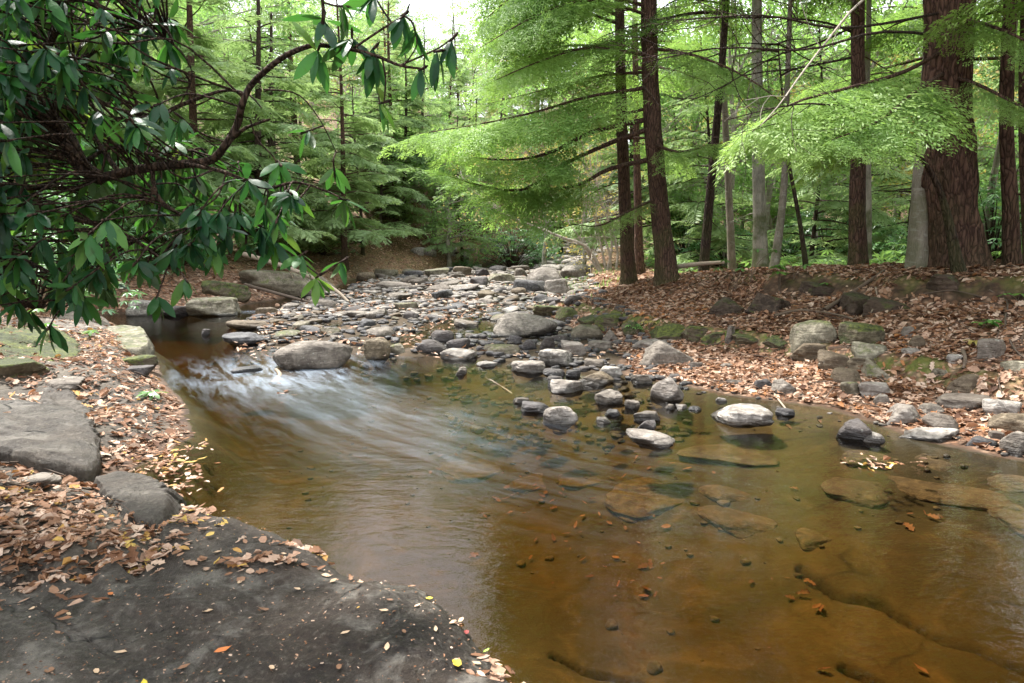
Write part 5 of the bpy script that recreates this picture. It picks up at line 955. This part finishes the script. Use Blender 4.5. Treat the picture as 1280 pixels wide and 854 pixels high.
pput('h4', 578, 36, 'low hemlock standing just left of the biggest far-bank rhododendron', 1.1, rot=1.1); pput('g1', 562, 34.5, 'bright little leafy tree between the far slope and the bright-moss boulder', 1.0, rot=2.1); pput('h2', 592, 41, 'bushy hemlock behind the green shrub of the far bank', .8, rot=2.8); pput('g1', 455, 36, 'leafy green tree low on the far slope behind the drooping rhododendron leaves', 1.2, rot=3); pput('h4', 478, 34, 'low hemlock on the leafy slope left of the twin dark stems', 1.15, rot=4); pput('g1', 545, 37, 'small leafy green tree at the edge of the far bank', 1.1); pput('g1', 520, 45, 'small leafy tree behind the one at the far bank edge', 1.3, rot=2); pput('h1', 565, 47, 'hemlock rising behind the far bank below the sky gap', .75, rot=2); pput('h2', 530, 40, 'hemlock at the far end of the leafy slope right of the twin dark stems', .9, rot=3); pput('h4', 625, 47, 'low hemlock directly behind the biggest far-bank rhododendron', 1.3, rot=5); pput('h4', 590, 43, 'small dark-stemmed hemlock behind the far bank', 1.2); pput('b3', 640, 62, 'bare grey tree straight ahead below the gap of sky', 1.0); pput('b4', 555, 66, 'nearly bare pale tree left of the sky gap', 1.05, rot=2); pput('b3', 470, 70, 'bare grey tree on the far hillside behind the hanging rhododendron leaves', 1.1, rot=3)
pput('h2', 700, 44, 'hemlock behind the pale boulders of the stream bend', 1.0, rot=1); pput('b2', 680, 36, 'yellowing tree over the pale leaning stems', .9, rot=1); pput('h4', 880, 20, 'young light green hemlock behind the slim dark leaning trunk', .95, rot=2); pput('h4', 1010, 18, 'young light green hemlock behind the crooked sapling', .9, rot=3)
pput('h4', 1130, 17, 'young hemlock filling the gap left of the grey beech', .85, rot=4); pput('b2', 1015, 24, 'yellow-leaved tree glowing between the crooked sapling and the straight dark trunk', .9, rot=2); pput('b2', 730, 30, 'yellow-leaved tree left of the straight dark hemlock at the crest corner', .75, rot=3); pput('b2', 1110, 30, 'yellow-leaved tree right of the narrow pale grey trunk', .9, rot=.3)
FZ = {'h1': 'tall far hemlock', 'h2': 'dense far hemlock', 'h3': 'high-crowned far hemlock', 'h4': 'low far hemlock', 'b1': 'green far broadleaf tree', 'b2': 'yellowing far broadleaf tree', 'b3': 'bare grey far tree', 'b4': 'nearly bare far tree', 'g1': 'small green understory tree'}
used = [(o.location.x, o.location.y) for o in COL.objects if o.get('category') == 'tree' and o.parent is None]
WD = []; WO = []
def wood_(n, f, kinds, where, seed, dmin=2.2):
    rng = np.random.RandomState(seed); k = 0; tr_ = 0
    while k < n and tr_ < 4000:
        tr_ += 1; x, y = f(rng); px = 640+FPX*x/y
        if 520 < px < 600 and y > 30 and y < 90 and rng.rand() < .6: continue
        if np.interp(y, YR, XL)-1.2 < x < np.interp(y, YR, XLB)+1.2 or any((x-a)**2+(y-b)**2 < dmin*dmin for a, b in used): continue
        used.append((x, y)); q = kinds[rng.randint(len(kinds))]; WO.append((FZ[q], where)); T_ = put(q, x, y, FZ[q]+' '+where, FZ[q]+'s '+where, rng.uniform(.8, 1.2), rng.uniform(0, 6.28)); k += 1; WD.append(T_)
wood_(62, lambda r: (lambda y: (y*r.uniform(.16, .95), y))(r.uniform(17, 42)), ['h2', 'g1', 'h4', 'g1', 'b1', 'h4', 'h3', 'b2', 'g1', 'b1'], 'in the wood behind the right bank', 3)
wood_(44, lambda r: (lambda y: (-y*r.uniform(.2, .95), y))(r.uniform(19, 50)), ['h1', 'b1', 'h4', 'h2', 'g1', 'h4', 'b1'], 'on the left valley slope', 4)
wood_(70, lambda r: (lambda y: (y*r.uniform(-.3, .35), y))(r.uniform(44, 105)), ['b3', 'b4', 'h2', 'b1', 'b4', 'h1', 'b1'], 'on the hillside straight ahead', 5, 3)
wood_(45, lambda r: (lambda y: (y*r.choice([-1, 1])*r.uniform(.3, .9), y))(r.uniform(42, 90)), ['h1', 'h2', 'b1', 'b4', 'h3'], 'far back on the side slopes', 6, 3)
wood_(12, lambda r: (r.uniform(9, 22), r.uniform(-6, 9)), ['h3', 'h1'], 'on the bank outside the right edge', 7, 4)
wood_(5, lambda r: (r.uniform(-26, -16), r.uniform(-4, 12)), ['h1', 'h2'], 'on the bank outside the left edge', 8, 4)
NV = {o.name: a for o, a in zip(WD, WO)}; VIEW = [o for o in WD if 0 < o.location.y and -40 < topx(*o.location)[0] < 1320]
TM = [(30, 'the left edge'), (150, 'the dense left leaf curtain'), (255, 'the bushy upper left hemlock'), (330, 'the pale green left slope hemlock'), (380, 'the tall left slope hemlock'), (432, 'the dark far left trunk'), (500, 'the twin dark stems'), (560, 'the sky gap'), (640, 'the far-bank rhododendron'), (690, 'the stream bend boulders'), (740, 'the pale leaning stems'), (785, 'the tall straight dark hemlock'), (836, 'the thick furrowed hemlock'), (880, 'the slim dark leaning trunk'), (917, 'the thin lichened trunk'), (950, 'the pale mossy-footed trunk'), (1008, 'the crooked sapling'), (1073, 'the straight dark brown trunk'), (1120, 'the gap before the beech'), (1152, 'the grey beech'), (1195, 'the huge red-brown trunk'), (1235, 'the grey stem leaning right'), (1268, 'the flared reddish trunk')]
B = {}
for o in VIEW:
    x = topx(*o.location)[0]; m = min(TM, key=lambda k: abs(k[0]-x)); B.setdefault((NV[o.name][0], 'right of' if x > m[0] else 'left of', m[1]), []).append(o)
for (a, rel, ph), L in B.items():
    L.sort(key=lambda o: o.location.y)
    for i, o in enumerate(L): o['label'] = '%s showing %s %s' % (a, rel, ph) if len(L) == 1 else '%s %s, %s %s' % (RANK[min(i, 9)], a, rel, ph)
# ------------------------------------------------------------------ shrubs
def whorl_tpl(n=8, droop=.35, L=1.0, w_=.13, seed=0, simple=True):
    r = np.random.RandomState(seed); V = []; F = []; T = []
    for i in range(n):
        a = 6.283*i/n+r.uniform(-.3, .3); e = -droop*r.uniform(.3, 1.5)+.1; l = L*r.uniform(.75, 1.1); d = np.array([math.cos(a)*math.cos(e), math.sin(a)*math.cos(e), math.sin(e)]); s_ = np.array([-math.sin(a), math.cos(a), 0]); k = len(V)
        V += [d*l*.06, d*l*.5+s_*l*w_+[0, 0, .02], d*l-[0, 0, .08*l], d*l*.5-s_*l*w_+[0, 0, .02]]; F.append([k, k+1, k+2, k+3]); T += [r.uniform(-.2, .2)]*4
    return np.array(V), np.array(F), np.array(T)
WT = [whorl_tpl(8, .4, seed=k) for k in range(4)]
def proto_shrub(seed, H, Rr, nw, ls, fm='shrub'):
    rng = np.random.RandomState(seed); acc = Acc(); T = []
    for i in range(nw): a = rng.uniform(0, 6.283); q = rng.rand()**.5; zz = rng.rand()**.6; T.append([math.cos(a)*Rr*q*(1.1-zz*.4), math.sin(a)*Rr*q*(1.1-zz*.4), H*zz*(1-.35*q)*(1+.3*fbm(math.cos(a)*2, math.sin(a)*2, seed, 2))])
    T = np.array(T, float); k = rng.randint(4, size=nw); D = rng.normal(size=(nw, 3)); D[:, 2] *= .2; up = rng.normal(scale=.35, size=(nw, 3))+[0, 0, 1]
    for j in range(4): m_ = k == j; acc.place(WT[j][0], WT[j][1], basis(D[m_], up[m_]), T[m_], ls*rng.uniform(.7, 1.2, m_.sum()), 0, rng.uniform(.3, .7, m_.sum()), WT[j][2])
    s_ = Acc()
    for i in range(0, nw, 9): P = [np.array([0, 0, -.1])+0, T[i]*[.4, .4, .55], T[i]]; V, F = tube(P, [.025, .015, .006], 4, 7); s_.add(V, F)
    return acc.build('foliage', [M[fm]], False), s_.build('stems', [M['rho_bark']])
SH = [proto_shrub(1, 2.2, 1.7, 420, .17), proto_shrub(2, 1.6, 1.5, 340, .17)]
def shrub(px, Y, s, label, k=0, rot=0.0, x=None):
    x = (px-640)/FPX*Y if x is None else x; o = link('rhododendron_shrub', None, None, (x, Y, tz(x, Y)), label, 'shrub', rot=(0, 0, rot), scale=(s, s, s)); link('foliage', SH[k][0], o); link('stem', SH[k][1], o)
for q in [(640, 38, 1.35, 'rounded green rhododendron shrub at the stream bend, biggest of the far bank'), (580, 35, .7, 'small green shrub at the foot of the far bank right of the bright little tree', 1, 2.9), (500, 40, .9, 'low shrub on the far slope behind the twin dark stems', 1, 4.), (545, 43, 1.1, 'green shrub on the far slope under the sky gap', 0, 5.), (458, 38, .9, 'low shrub high on the far slope at its left end', 1, 1.), (600, 42, 1.1, 'green shrub left of the biggest far-bank rhododendron', 1), (680, 40, .9, 'low green shrub right of the biggest far-bank rhododendron', 1, 2.), (405, 29, 1.0, 'bluish green shrub beside the far left hemlock trunk', 0, 1.), (905, 22, 1.0, 'low green shrub behind the slim leaning trunk and the thin lichened trunk', 1, 3.),
          (855, 24, 1.0, 'green shrub behind the foot of the thick furrowed hemlock', 0, 4.), (1235, 13.5, .95, 'dark green rhododendron between the huge trunk and the flared reddish trunk', 0, 1.), (1290, 14, 1.0, 'dark green rhododendron at the right edge', 1, 2.), (1110, 16, .8, 'green shrub right of the narrow pale grey trunk', 1, 5.), (1030, 21, .95, 'green shrub behind the crooked sapling', 0, 2.), (985, 25, 1.0, 'green shrub far behind the thin brown trunk', 1, 2.5),
          (120, 16, 1.3, 'rhododendron shrub on the left bank behind the near leaf curtain', 0, .3), (-10, 13.0, 1.4, 'rhododendron shrub at the left edge behind the leaf curtain', 0, 2.2), (215, 18.5, 1.0, 'rhododendron shrub on the far shore of the left pool', 1, .7), (40, 10.8, 1.0, 'low rhododendron at the left edge above the mossy slabs', 1, 3.3)]: shrub(*q)
# ------------------------------------------------------------------ the near rhododendron reaching in from the left
def leaf_tpl(seed, curl=.25, fold=.12):
    n = 5; V = []; F = []
    xs = [0, .10, .32, .62, .86, 1.0]; ws = [.0, .045, .125, .15, .085, .0]; r = np.random.RandomState(seed); c = curl*r.uniform(.5, 1.5); tw = r.uniform(-.25, .25)
    for x, w_ in zip(xs, ws):
        z = -c*x*x; a = tw*x; V += [(x, w_*math.cos(a), z-fold*w_+w_*math.sin(a)), (x, 0, z+fold*w_*.0+.0), (x, -w_*math.cos(a), z-fold*w_-w_*math.sin(a))]
    for i in range(n): F += [[3*i, 3*i+1, 3*i+4, 3*i+3], [3*i+1, 3*i+2, 3*i+5, 3*i+4]]
    return np.array(V, float), np.array(F)
LT = [leaf_tpl(k) for k in range(6)]
rho = link('rhododendron', None, None, (-3.2, 3.4, tz(-3.2, 3.4)-.1), 'large dark glossy-leaved rhododendron hanging over the water from the left edge', 'shrub'); rb = np.array(rho.location)
rg = np.random.RandomState(12)
def rho_branch(pts, r0, r1, n=24, seg=8, mk='rho_bark', name='branch'):
    P = spline(np.array([at(*p) for p in pts])-rb, n); V, F = tube(P, np.linspace(r0, r1, n), seg, None, .10, int(pts[0][0]) % 50); link(name, mesh(name, V, [F], [M[mk]]), rho); return P
SK = []
P = spline(np.array([rb, np.array([-3.3, 3.4, .9]), at(-60, 150, 3.3), at(20, 120, 3.2), at(75, 162, 3.1), at(100, 205, 3.05), at(126, 223, 3.0)])-rb, 30); V, F = tube(P, np.linspace(.06, .03, 30), 10, None, .1, 4); link('stem', mesh('stem', V, [F], [M['rho_bark']]), rho); SK.append(P)
SK.append(rho_branch([(122, 224, 3.0), (150, 217, 3.0), (190, 209, 2.95), (240, 204, 2.9), (266, 199, 2.9), (283, 180, 2.85), (297, 155, 2.85), (303, 130, 2.8), (313, 108, 2.8), (335, 86, 2.75), (360, 68, 2.7), (390, 57, 2.65), (412, 58, 2.65), (440, 62, 2.6)], .021, .007, 60, 12))
SK.append(rho_branch([(436, 61, 2.6), (470, 70, 2.6), (500, 82, 2.6), (528, 86, 2.6)], .008, .004, 14, 6)); SK.append(rho_branch([(500, 82, 2.6), (545, 62, 2.6), (565, 48, 2.6)], .004, .003, 10, 5)); SK.append(rho_branch([(395, 56, 2.65), (404, 25, 2.6), (402, -10, 2.6)], .008, .006, 10, 6))
SK.append(rho_branch([(478, 74, 2.6), (482, 100, 2.6), (480, 128, 2.6)], .004, .003, 8, 5)); SK.append(rho_branch([(440, 62, 2.6), (480, 35, 2.6), (505, 20, 2.6), (512, 5, 2.6)], .005, .003, 10, 5)); SK.append(rho_branch([(505, 82, 2.6), (520, 60, 2.55), (520, 45, 2.55)], .003, .002, 6, 5))
SK.append(rho_branch([(200, 145, 3.0), (225, 132, 3.0), (262, 118, 3.0), (285, 113, 3.0), (310, 118, 2.95), (327, 135, 2.95)], .010, .003, 18, 7)); SK.append(rho_branch([(266, 198, 2.9), (300, 165, 2.9), (320, 155, 2.9), (338, 149, 2.9)], .010, .004, 14, 7))
SK.append(rho_branch([(150, 218, 3.0), (120, 160, 3.2), (200, 145, 3.0)], .012, .01, 14, 6)); SK.append(rho_branch([(230, 205, 2.9), (280, 215, 2.8), (330, 235, 2.8), (370, 228, 2.8), (410, 240, 2.8), (430, 250, 2.8)], .010, .003, 20, 6))
SK.append(rho_branch([(110, 200, 3.1), (140, 185, 3.2), (190, 193, 3.2), (240, 188, 3.2)], .009, .003, 14, 6)); SK.append(rho_branch([(190, 212, 2.95), (200, 250, 2.9), (250, 280, 2.9), (300, 290, 2.9), (345, 305, 2.85), (400, 345, 2.8)], .010, .003, 20, 6))
SK.append(rho_branch([(60, 150, 3.2), (90, 90, 3.3), (130, 55, 3.2), (190, 15, 3.2)], .016, .006, 18, 7)); SK.append(rho_branch([(10, 120, 3.2), (60, 60, 3.2), (90, -20, 3.1)], .02, .01, 14, 7)); SK.append(rho_branch([(-60, 200, 3.3), (20, 240, 3.2), (80, 270, 3.1), (150, 290, 3.0), (210, 330, 3.0)], .018, .006, 18, 7)); SK.append(rho_branch([(-80, 260, 3.3), (0, 310, 3.2), (60, 340, 3.1), (100, 375, 3.0)], .015, .004, 16, 6))
SK.append(rho_branch([(150, 25, 3.1), (210, 50, 3.0), (240, 90, 3.0), (225, 130, 3.0)], .006, .003, 14, 5)); SK.append(rho_branch([(330, 112, 2.8), (372, 118, 2.9), (400, 150, 2.9), (420, 190, 2.9)], .004, .002, 12, 5)); SK.append(rho_branch([(313, 150, 2.9), (322, 175, 2.9), (345, 200, 2.9), (342, 215, 2.9), (380, 225, 2.9)], .004, .002, 12, 5))
SKP = np.concatenate(SK); lf = Acc(); tw = Acc()
def whorl(p, nl, size, ax, droop, tint, seed, spread=1.0):
    seed = abs(int(seed))
    r = np.random.RandomState(seed); a0 = r.uniform(0, 6.28); ax = ax/np.linalg.norm(ax); e1 = np.cross(ax, [0, 0, 1.]); 
    if np.linalg.norm(e1) < .1: e1 = np.array([1., 0, 0])
    e1 /= np.linalg.norm(e1); e2 = np.cross(ax, e1); D = []; T = []; S = []
    for i in range(nl):
        a = a0+6.283*i/nl+r.uniform(-.3, .3); d = ax*r.uniform(.1, .7)+(e1*math.cos(a)+e2*math.sin(a))*spread; d = d/np.linalg.norm(d)+np.array([0, 0, -1.])*droop*r.uniform(.4, 1.5); D.append(d); T.append(p-ax*r.uniform(0, .02)); S.append(size*r.uniform(.7, 1.12))
    D = np.array(D); T = np.array(T); S = np.array(S); up = np.array([0, 0, 1.])+r.normal(scale=.35, size=D.shape)+ax*.4; k = r.randint(6, size=nl)
    for j in range(6):
        m_ = k == j
        if m_.any(): lf.place(LT[j][0], LT[j][1], basis(D[m_], up[m_]), T[m_], S[m_], 0, np.clip(tint+r.normal(scale=.13, size=m_.sum()), 0, 1))
    V, F = tube([p-ax*.02, p+ax*.018, p+ax*.03], [.004, .006, .001], 6); tw.add(V, F, 0, .3)
def tip(px, py, Y, nl=8, size=.14, droop=.9, tint=.4, seed=0, connect=True, ax=None):
    p = at(px, py, Y)-rb; r = np.random.RandomState(abs(int(seed+px*7+py*3))); a = np.array(ax) if ax is not None else np.array([r.normal()*.5+.45, -.3+r.normal()*.3, .25+r.normal()*.3])
    if connect:
        i = np.argmin(((SKP-p)**2).sum(1)+.25*np.maximum(0, p[0]*0)); q = SKP[i]; L = np.linalg.norm(p-q)
        if L > .04: mid = (p+q)/2+r.normal(scale=.10*L, size=3)+[0, 0, .06*L]; a = (p-mid); V, F = tube([q, mid, p], [.0035+.003*min(L, 1), .004, .0028], 5, 8); tw.add(V, F, 0, .3)
    whorl(p, nl, size, a, droop, tint, seed+int(px*3+py*11))
HT = [(405, 22, 9, .15, .9, .35), (398, 62, 8, .14, 1.3, .6), (440, 45, 8, .13, .9, .25), (468, 60, 9, .15, 1.3, .35), (505, 18, 8, .135, 1.1, .3), (520, 42, 7, .125, 1.2, .3), (566, 48, 6, .13, 1.5, .25), (548, 64, 4, .13, 1.8, .2), (528, 86, 4, .10, 1.6, .3), (480, 128, 7, .115, 1.0, .62), (430, 8, 8, .14, .8, .4), (465, -10, 8, .14, .8, .4),
      (382, 165, 6, .11, 1.1, .3), (432, 250, 8, .12, .7, .6), (418, 215, 6, .11, .8, .5), (398, 345, 6, .11, .9, .75), (378, 318, 7, .12, .7, .7), (430, 325, 6, .12, 1.3, .4), (350, 205, 7, .12, .9, .45), (370, 240, 7, .12, .8, .55), (330, 260, 8, .13, .8, .5), (345, 302, 7, .13, .9, .5), (300, 262, 8, .13, .9, .4), (260, 300, 8, .13, 1.1, .55), (232, 350, 7, .12, 1.3, .6), (196, 372, 6, .12, 1.3, .5), (62, 408, 6, .12, 1.2, .45), (105, 372, 7, .12, .9, .5), (18, 380, 6, .12, 1.2, .3)]
for k, (x, y, n_, s, dr_, ti) in enumerate(HT): tip(x, y, 2.62 if x > 385 and y < 140 else 2.8+.02*(k % 5), n_, s, dr_, ti, k)
def edge_x(y): return np.interp(y, [-120, 0, 40, 100, 150, 200, 250, 300, 340, 375, 400], [190, 215, 235, 225, 250, 330, 375, 330, 220, 90, 20])
k = 0; tr_ = 0
while k < 820 and tr_ < 8000:
    tr_ += 1; y = rg.uniform(-130, 392); x = rg.uniform(-190, 400); ex = edge_x(y)
    if x > ex: continue
    if x > ex-90 and rg.rand() < .45: continue
    if x > 195 and y < 175 and rg.rand() < .6: continue
    bd = seg_dist(np.array([x]), np.array([y]), [(75, 162), (126, 223), (190, 209), (266, 199), (297, 155), (313, 108), (360, 68)])[0][0]
    d = rg.uniform(2.35, 4.3) if x < 200 else rg.uniform(2.6, 3.3); far = (d-2.35)/2
    if y > 330: d = rg.uniform(2.6, 3.4)
    if bd < 45 and d < 3.15: d = rg.uniform(3.2, 4.2)
    tip(x, y, d, rg.randint(6, 10), rg.uniform(.085, .14)*(.9+.1*d/3), rg.uniform(.5, 1.4), np.clip(.1+.6*far*rg.rand()+.45*rg.rand()**2*1.2, 0, 1), 500+k); k += 1
link('foliage', lf.build('foliage', [M['rho']]), rho); link('twig', tw.build('twig', [M['rho_bark']]), rho)
# ------------------------------------------------------------------ fallen wood, roots, seedlings
def stick(pts, r0, r1, label, name='fallen_branch', cat='branch', mk='stick', kids=0, seed=1, rough=.08, dz=0.0):
    P0 = []
    for p in pts: P0.append(np.array(at(*p)) if len(p) == 3 else hit(*p)+[0, 0, r0*.7+dz])
    P0 = np.array(P0); b = P0[0].copy(); P = spline(P0-b, 22); acc = Acc(); V, F = tube(P, np.linspace(r0, r1, 22), 7, None, rough, seed); acc.add(V, F); r = np.random.RandomState(seed)
    for _ in range(kids): j = r.randint(6, 21); e = []; d = P[min(21, j+1)]-P[j-1]; limbs(acc, r, P[j], d/np.linalg.norm(d)+r.normal(scale=.6, size=3), np.linalg.norm(P[-1])*.18, r0*.35, 1, e, 0, .4)
    return link(name, acc.build(name, [M[mk]]), None, b, label, cat)
stick([(305, 318, 19), (345, 330, 18.4), (385, 345, 17.6), (418, 362, 17), (436, 378, 16.6)], .07, .04, 'long weathered branch sloping down to the water behind the hanging leaves', kids=3)
stick([(306, 356, 17.2), (350, 368, 16.4), (395, 380, 15.9), (420, 383, 15.7)], .045, .025, 'thinner fallen branch lying low across the back channel', kids=1, mk='stick_dark')
stick([(840, 336, 12.6), (850, 333, 12.4), (875, 330, 12.2), (905, 328, 12.2)], .05, .03, 'short pale log lying behind the trunks on the crest')
stick([(640, 492, 6.75), (628, 484, 6.95), (612, 474, 7.15)], .010, .005, 'thin bare twig poking out of the pool before the bar', 'twig', 'twig', kids=2)
stick([(345, 462, 7.6), (350, 470, 7.5), (340, 480, 7.3)], .02, .03, 'pale broken wood caught in the riffle below the big grey boulder', 'driftwood', 'driftwood')
stick([(1235, 372), (1258, 382), (1256, 405), (1262, 432), (1275, 448), (1300, 462)], 0.011, .007, 'pale root hanging down the slope at the right edge', 'exposed_root', 'root', mk='stick_dark', dz=.02, kids=3)
stick([(1150, 372), (1190, 374), (1230, 376), (1262, 380)], 0.009, .006, 'thin root running level below the crest near the right edge', 'exposed_root', 'root', mk='stick_dark', dz=.01)
stick([(1203, 443), (1206, 455), (1203, 468)], .02, .012, 'short knotted root by the pale slope stone', 'exposed_root', 'root', mk='root', dz=.02, kids=3)
stick([(1094, 368), (1096, 382), (1088, 398)], .012, .008, 'short pale root dangling below the bare hump', 'exposed_root', 'root', dz=.05)
stick([(1030, 392), (1060, 377), (1085, 358), (1105, 342)], .03, .02, 'thick dark root curving over the bare hump of the crest', 'exposed_root', 'root', mk='root', dz=.02)
stick([(968, 399), (1000, 392), (1040, 396), (1070, 404)], .02, .012, 'dark root along the foot of the hollow', 'exposed_root', 'root', mk='root', dz=.02, kids=2)
stick([(963, 488), (972, 500), (982, 513)], .012, .008, 'thin pale stick slanting from the beach into the pool', 'stick', 'stick')
stick([(0, 603), (20, 607), (45, 612)], .008, .004, 'straight dry twig among the leaves at the left edge', 'twig', 'twig')
stick([(230, 790), (290, 797), (340, 792), (400, 789), (425, 796)], .005, .003, 'dark thin twig along the crack of the foreground ledge', 'twig', 'twig', mk='root', dz=.07)
def rootfan(tree_px, Y, label, seed):
    pass
def plant(px, py, hgt, n, lsize, label, name='seedling', mk='seedling', seed=0, droop=.5, cat='seedling', dz=0.0, stems=1):
    b = hit(px, py); o = link(name, None, None, b-[0, 0, .01]+[0, 0, dz], label, cat); r = np.random.RandomState(seed+int(px)); acc = Acc(); s_ = Acc()
    for q in range(stems):
        top = np.array([r.normal()*hgt*.35, r.normal()*hgt*.3, hgt*r.uniform(.7, 1)]); P = [np.zeros(3), top*[.3, .3, .6], top]; V, F = tube(P, [.006, .005, .003], 5, 8); s_.add(V, F); m_ = max(1, n//stems)
        for lev in range(max(1, m_//6)):
            f = 1-lev*.28; p = top*[f, f, f]; c = min(m_, 6+r.randint(3)); a = r.uniform(0, 6.28)+np.arange(c)*6.283/c; D = np.column_stack([np.cos(a), np.sin(a), .35-droop*r.uniform(.3, 1.6, c)]); j = r.randint(6)
            acc.place(LT[j][0]*[1, 1.15, 1], LT[j][1], basis(D, np.array([0, 0, 1.])+r.normal(scale=.2, size=D.shape)), p+0*D, lsize*r.uniform(.7, 1.1, c), 0, r.uniform(.2, .8, c))
    link('leaves', acc.build('leaf', [M[mk]], True), o).name = 'foliage'; link('stem', s_.build('stem', [M['root']]), o); return o
plant(185, 498, .08, 18, .12, 'small bright green seedling in leaves at the left waterline', stems=2, seed=1); plant(262, 0+423, .02, 6, .04, 'tiny sprig on the left pool stone', mk='green') if False else None
plant(112, 424, .12, 12, .13, 'yellow-green sprig growing beside the jutting flat-topped slab', mk='green', stems=2); plant(920, 366, .5, 18, .13, 'leafy seedling drooping over the dark clod of the bank crest, leftmost', stems=3, seed=3); plant(938, 352, .55, 18, .12, 'tall upright seedling with whorled leaves on the bank crest', stems=2, seed=5)
plant(975, 362, .38, 24, .15, 'broad leafy seedling right of the tall upright one on the bank crest', stems=3, seed=7); plant(992, 352, .3, 14, .12, 'small seedling at the right end of the crest seedlings', stems=2, seed=8); plant(1028, 364, .12, 6, .13, 'lone pale green sprig above the dark hollow', seed=9); plant(1228, 414, .14, 24, .13, 'bright green feathery seedling on the slope near the right edge', stems=3, seed=11)
plant(1218, 436, .1, 16, .09, 'yellowing low plant on the slope below the bright feathery seedling', mk='yellow', stems=3, seed=12, cat='plant'); plant(1272, 378, .12, 12, .10, 'small green sprig at the right edge below the crest', stems=2, seed=13); plant(797, 420, .16, 40, .07, 'bright yellow-green tuft at the gap in the mossy bank edge', mk='green', stems=6, seed=14, cat='plant'); plant(812, 412, .15, 40, .06, 'pale yellow-green tuft just right of the mossy gap tuft', mk='yellow', stems=6, seed=15, cat='plant')
plant(65, 430, .3, 12, .15, 'dark green drooping seedling before the mossy slab at the left edge', stems=2, seed=16); plant(40, 408, .25, 14, .12, 'seedling in the shade left of the broad pale slab', stems=2, seed=17)
def grass(name, pts, n, h, mk, label, spread):
    acc = Acc(); r = np.random.RandomState(4); tV = np.array([[0, -.04, 0], [0, .04, 0], [.4, .025, .6], [.4, -.025, .6], [1, 0, .8]]); c = np.array([hit(*p) for p in pts]); k = r.randint(len(c), size=n); T = c[k]+r.normal(size=(n, 3))*[spread, spread, 0]; T[:, 2] = terrain(T[:, 0], T[:, 1], False); a = r.uniform(0, 6.28, n); D = np.column_stack([np.cos(a), np.sin(a), r.uniform(-.1, .5, n)])
    for F in (np.array([[0, 1, 2, 3]]),): acc.place(tV, F, basis(D, np.array([0, 0, 1.])+0*D), T, h*r.uniform(.6, 1.3, n), 0, r.rand(n))
    link(name, acc.build(name, [M[mk]], False), None, None, label, 'undergrowth', kind='stuff')
grass('grass', [(700, 352), (715, 350), (730, 356), (690, 358), (745, 362), (725, 362)], 900, .16, 'green', 'bright low grass on the bank by the leaning pale stems', .6)
acc = Acc(); r = np.random.RandomState(31); y = r.uniform(11.5, 42, 5200); x = y*r.uniform(.18, .95, 5200); k = x > np.interp(y, YR, XC)+1.2; x, y = x[k], y[k]; k = fbm(x*.5, y*.5, 0, 3, 90)+.25*sst(13, 20, y) > .02; x, y = x[k], y[k]; n = len(x); j = r.randint(4, size=n); z = terrain(x, y, False)+r.uniform(.02, .4, n)
for q in range(4): m_ = j == q; acc.place(WT[q][0], WT[q][1], basis(r.normal(size=(m_.sum(), 3))*[1, 1, .2], np.array([0, 0, 1.])+r.normal(scale=.3, size=(m_.sum(), 3))), np.column_stack([x, y, z])[m_], r.uniform(.12, .26, m_.sum()), 0, r.rand(m_.sum()), WT[q][2])
link('undergrowth', acc.build('undergrowth', [M['green']], False), None, None, 'low light green undergrowth on the forest floor behind the crest', 'undergrowth', kind='stuff')


acc = Acc(); r = np.random.RandomState(77)
for _ in range(420):
    side = r.rand() < .62; y = r.uniform(4.6, 12) if side else r.uniform(3.2, 9.5); x = y*r.uniform(.25, .85) if side else np.interp(y, YR, XL)-r.uniform(.1, 2.4); z = tz(x, y)
    if z < .03: continue
    a = r.uniform(0, 3.14); L = r.uniform(.1, .5); d = np.array([math.cos(a), math.sin(a), 0])*L/2; P = [np.array([x, y, 0])-d, np.array([x, y, 0])+r.normal(scale=.02, size=3), np.array([x, y, 0])+d]
    for p in P: p[2] = tz(p[0], p[1])+r.uniform(.015, .05)
    w_ = r.uniform(.002, .006); V, F = tube(P, [w_, w_, w_*.5], 4, 5); acc.add(V, F)
link('twig_litter', acc.build('twig_litter', [M['stick_dark']]), None, None, 'small dead twigs strewn through the leaves of both banks', 'twigs', kind='stuff')
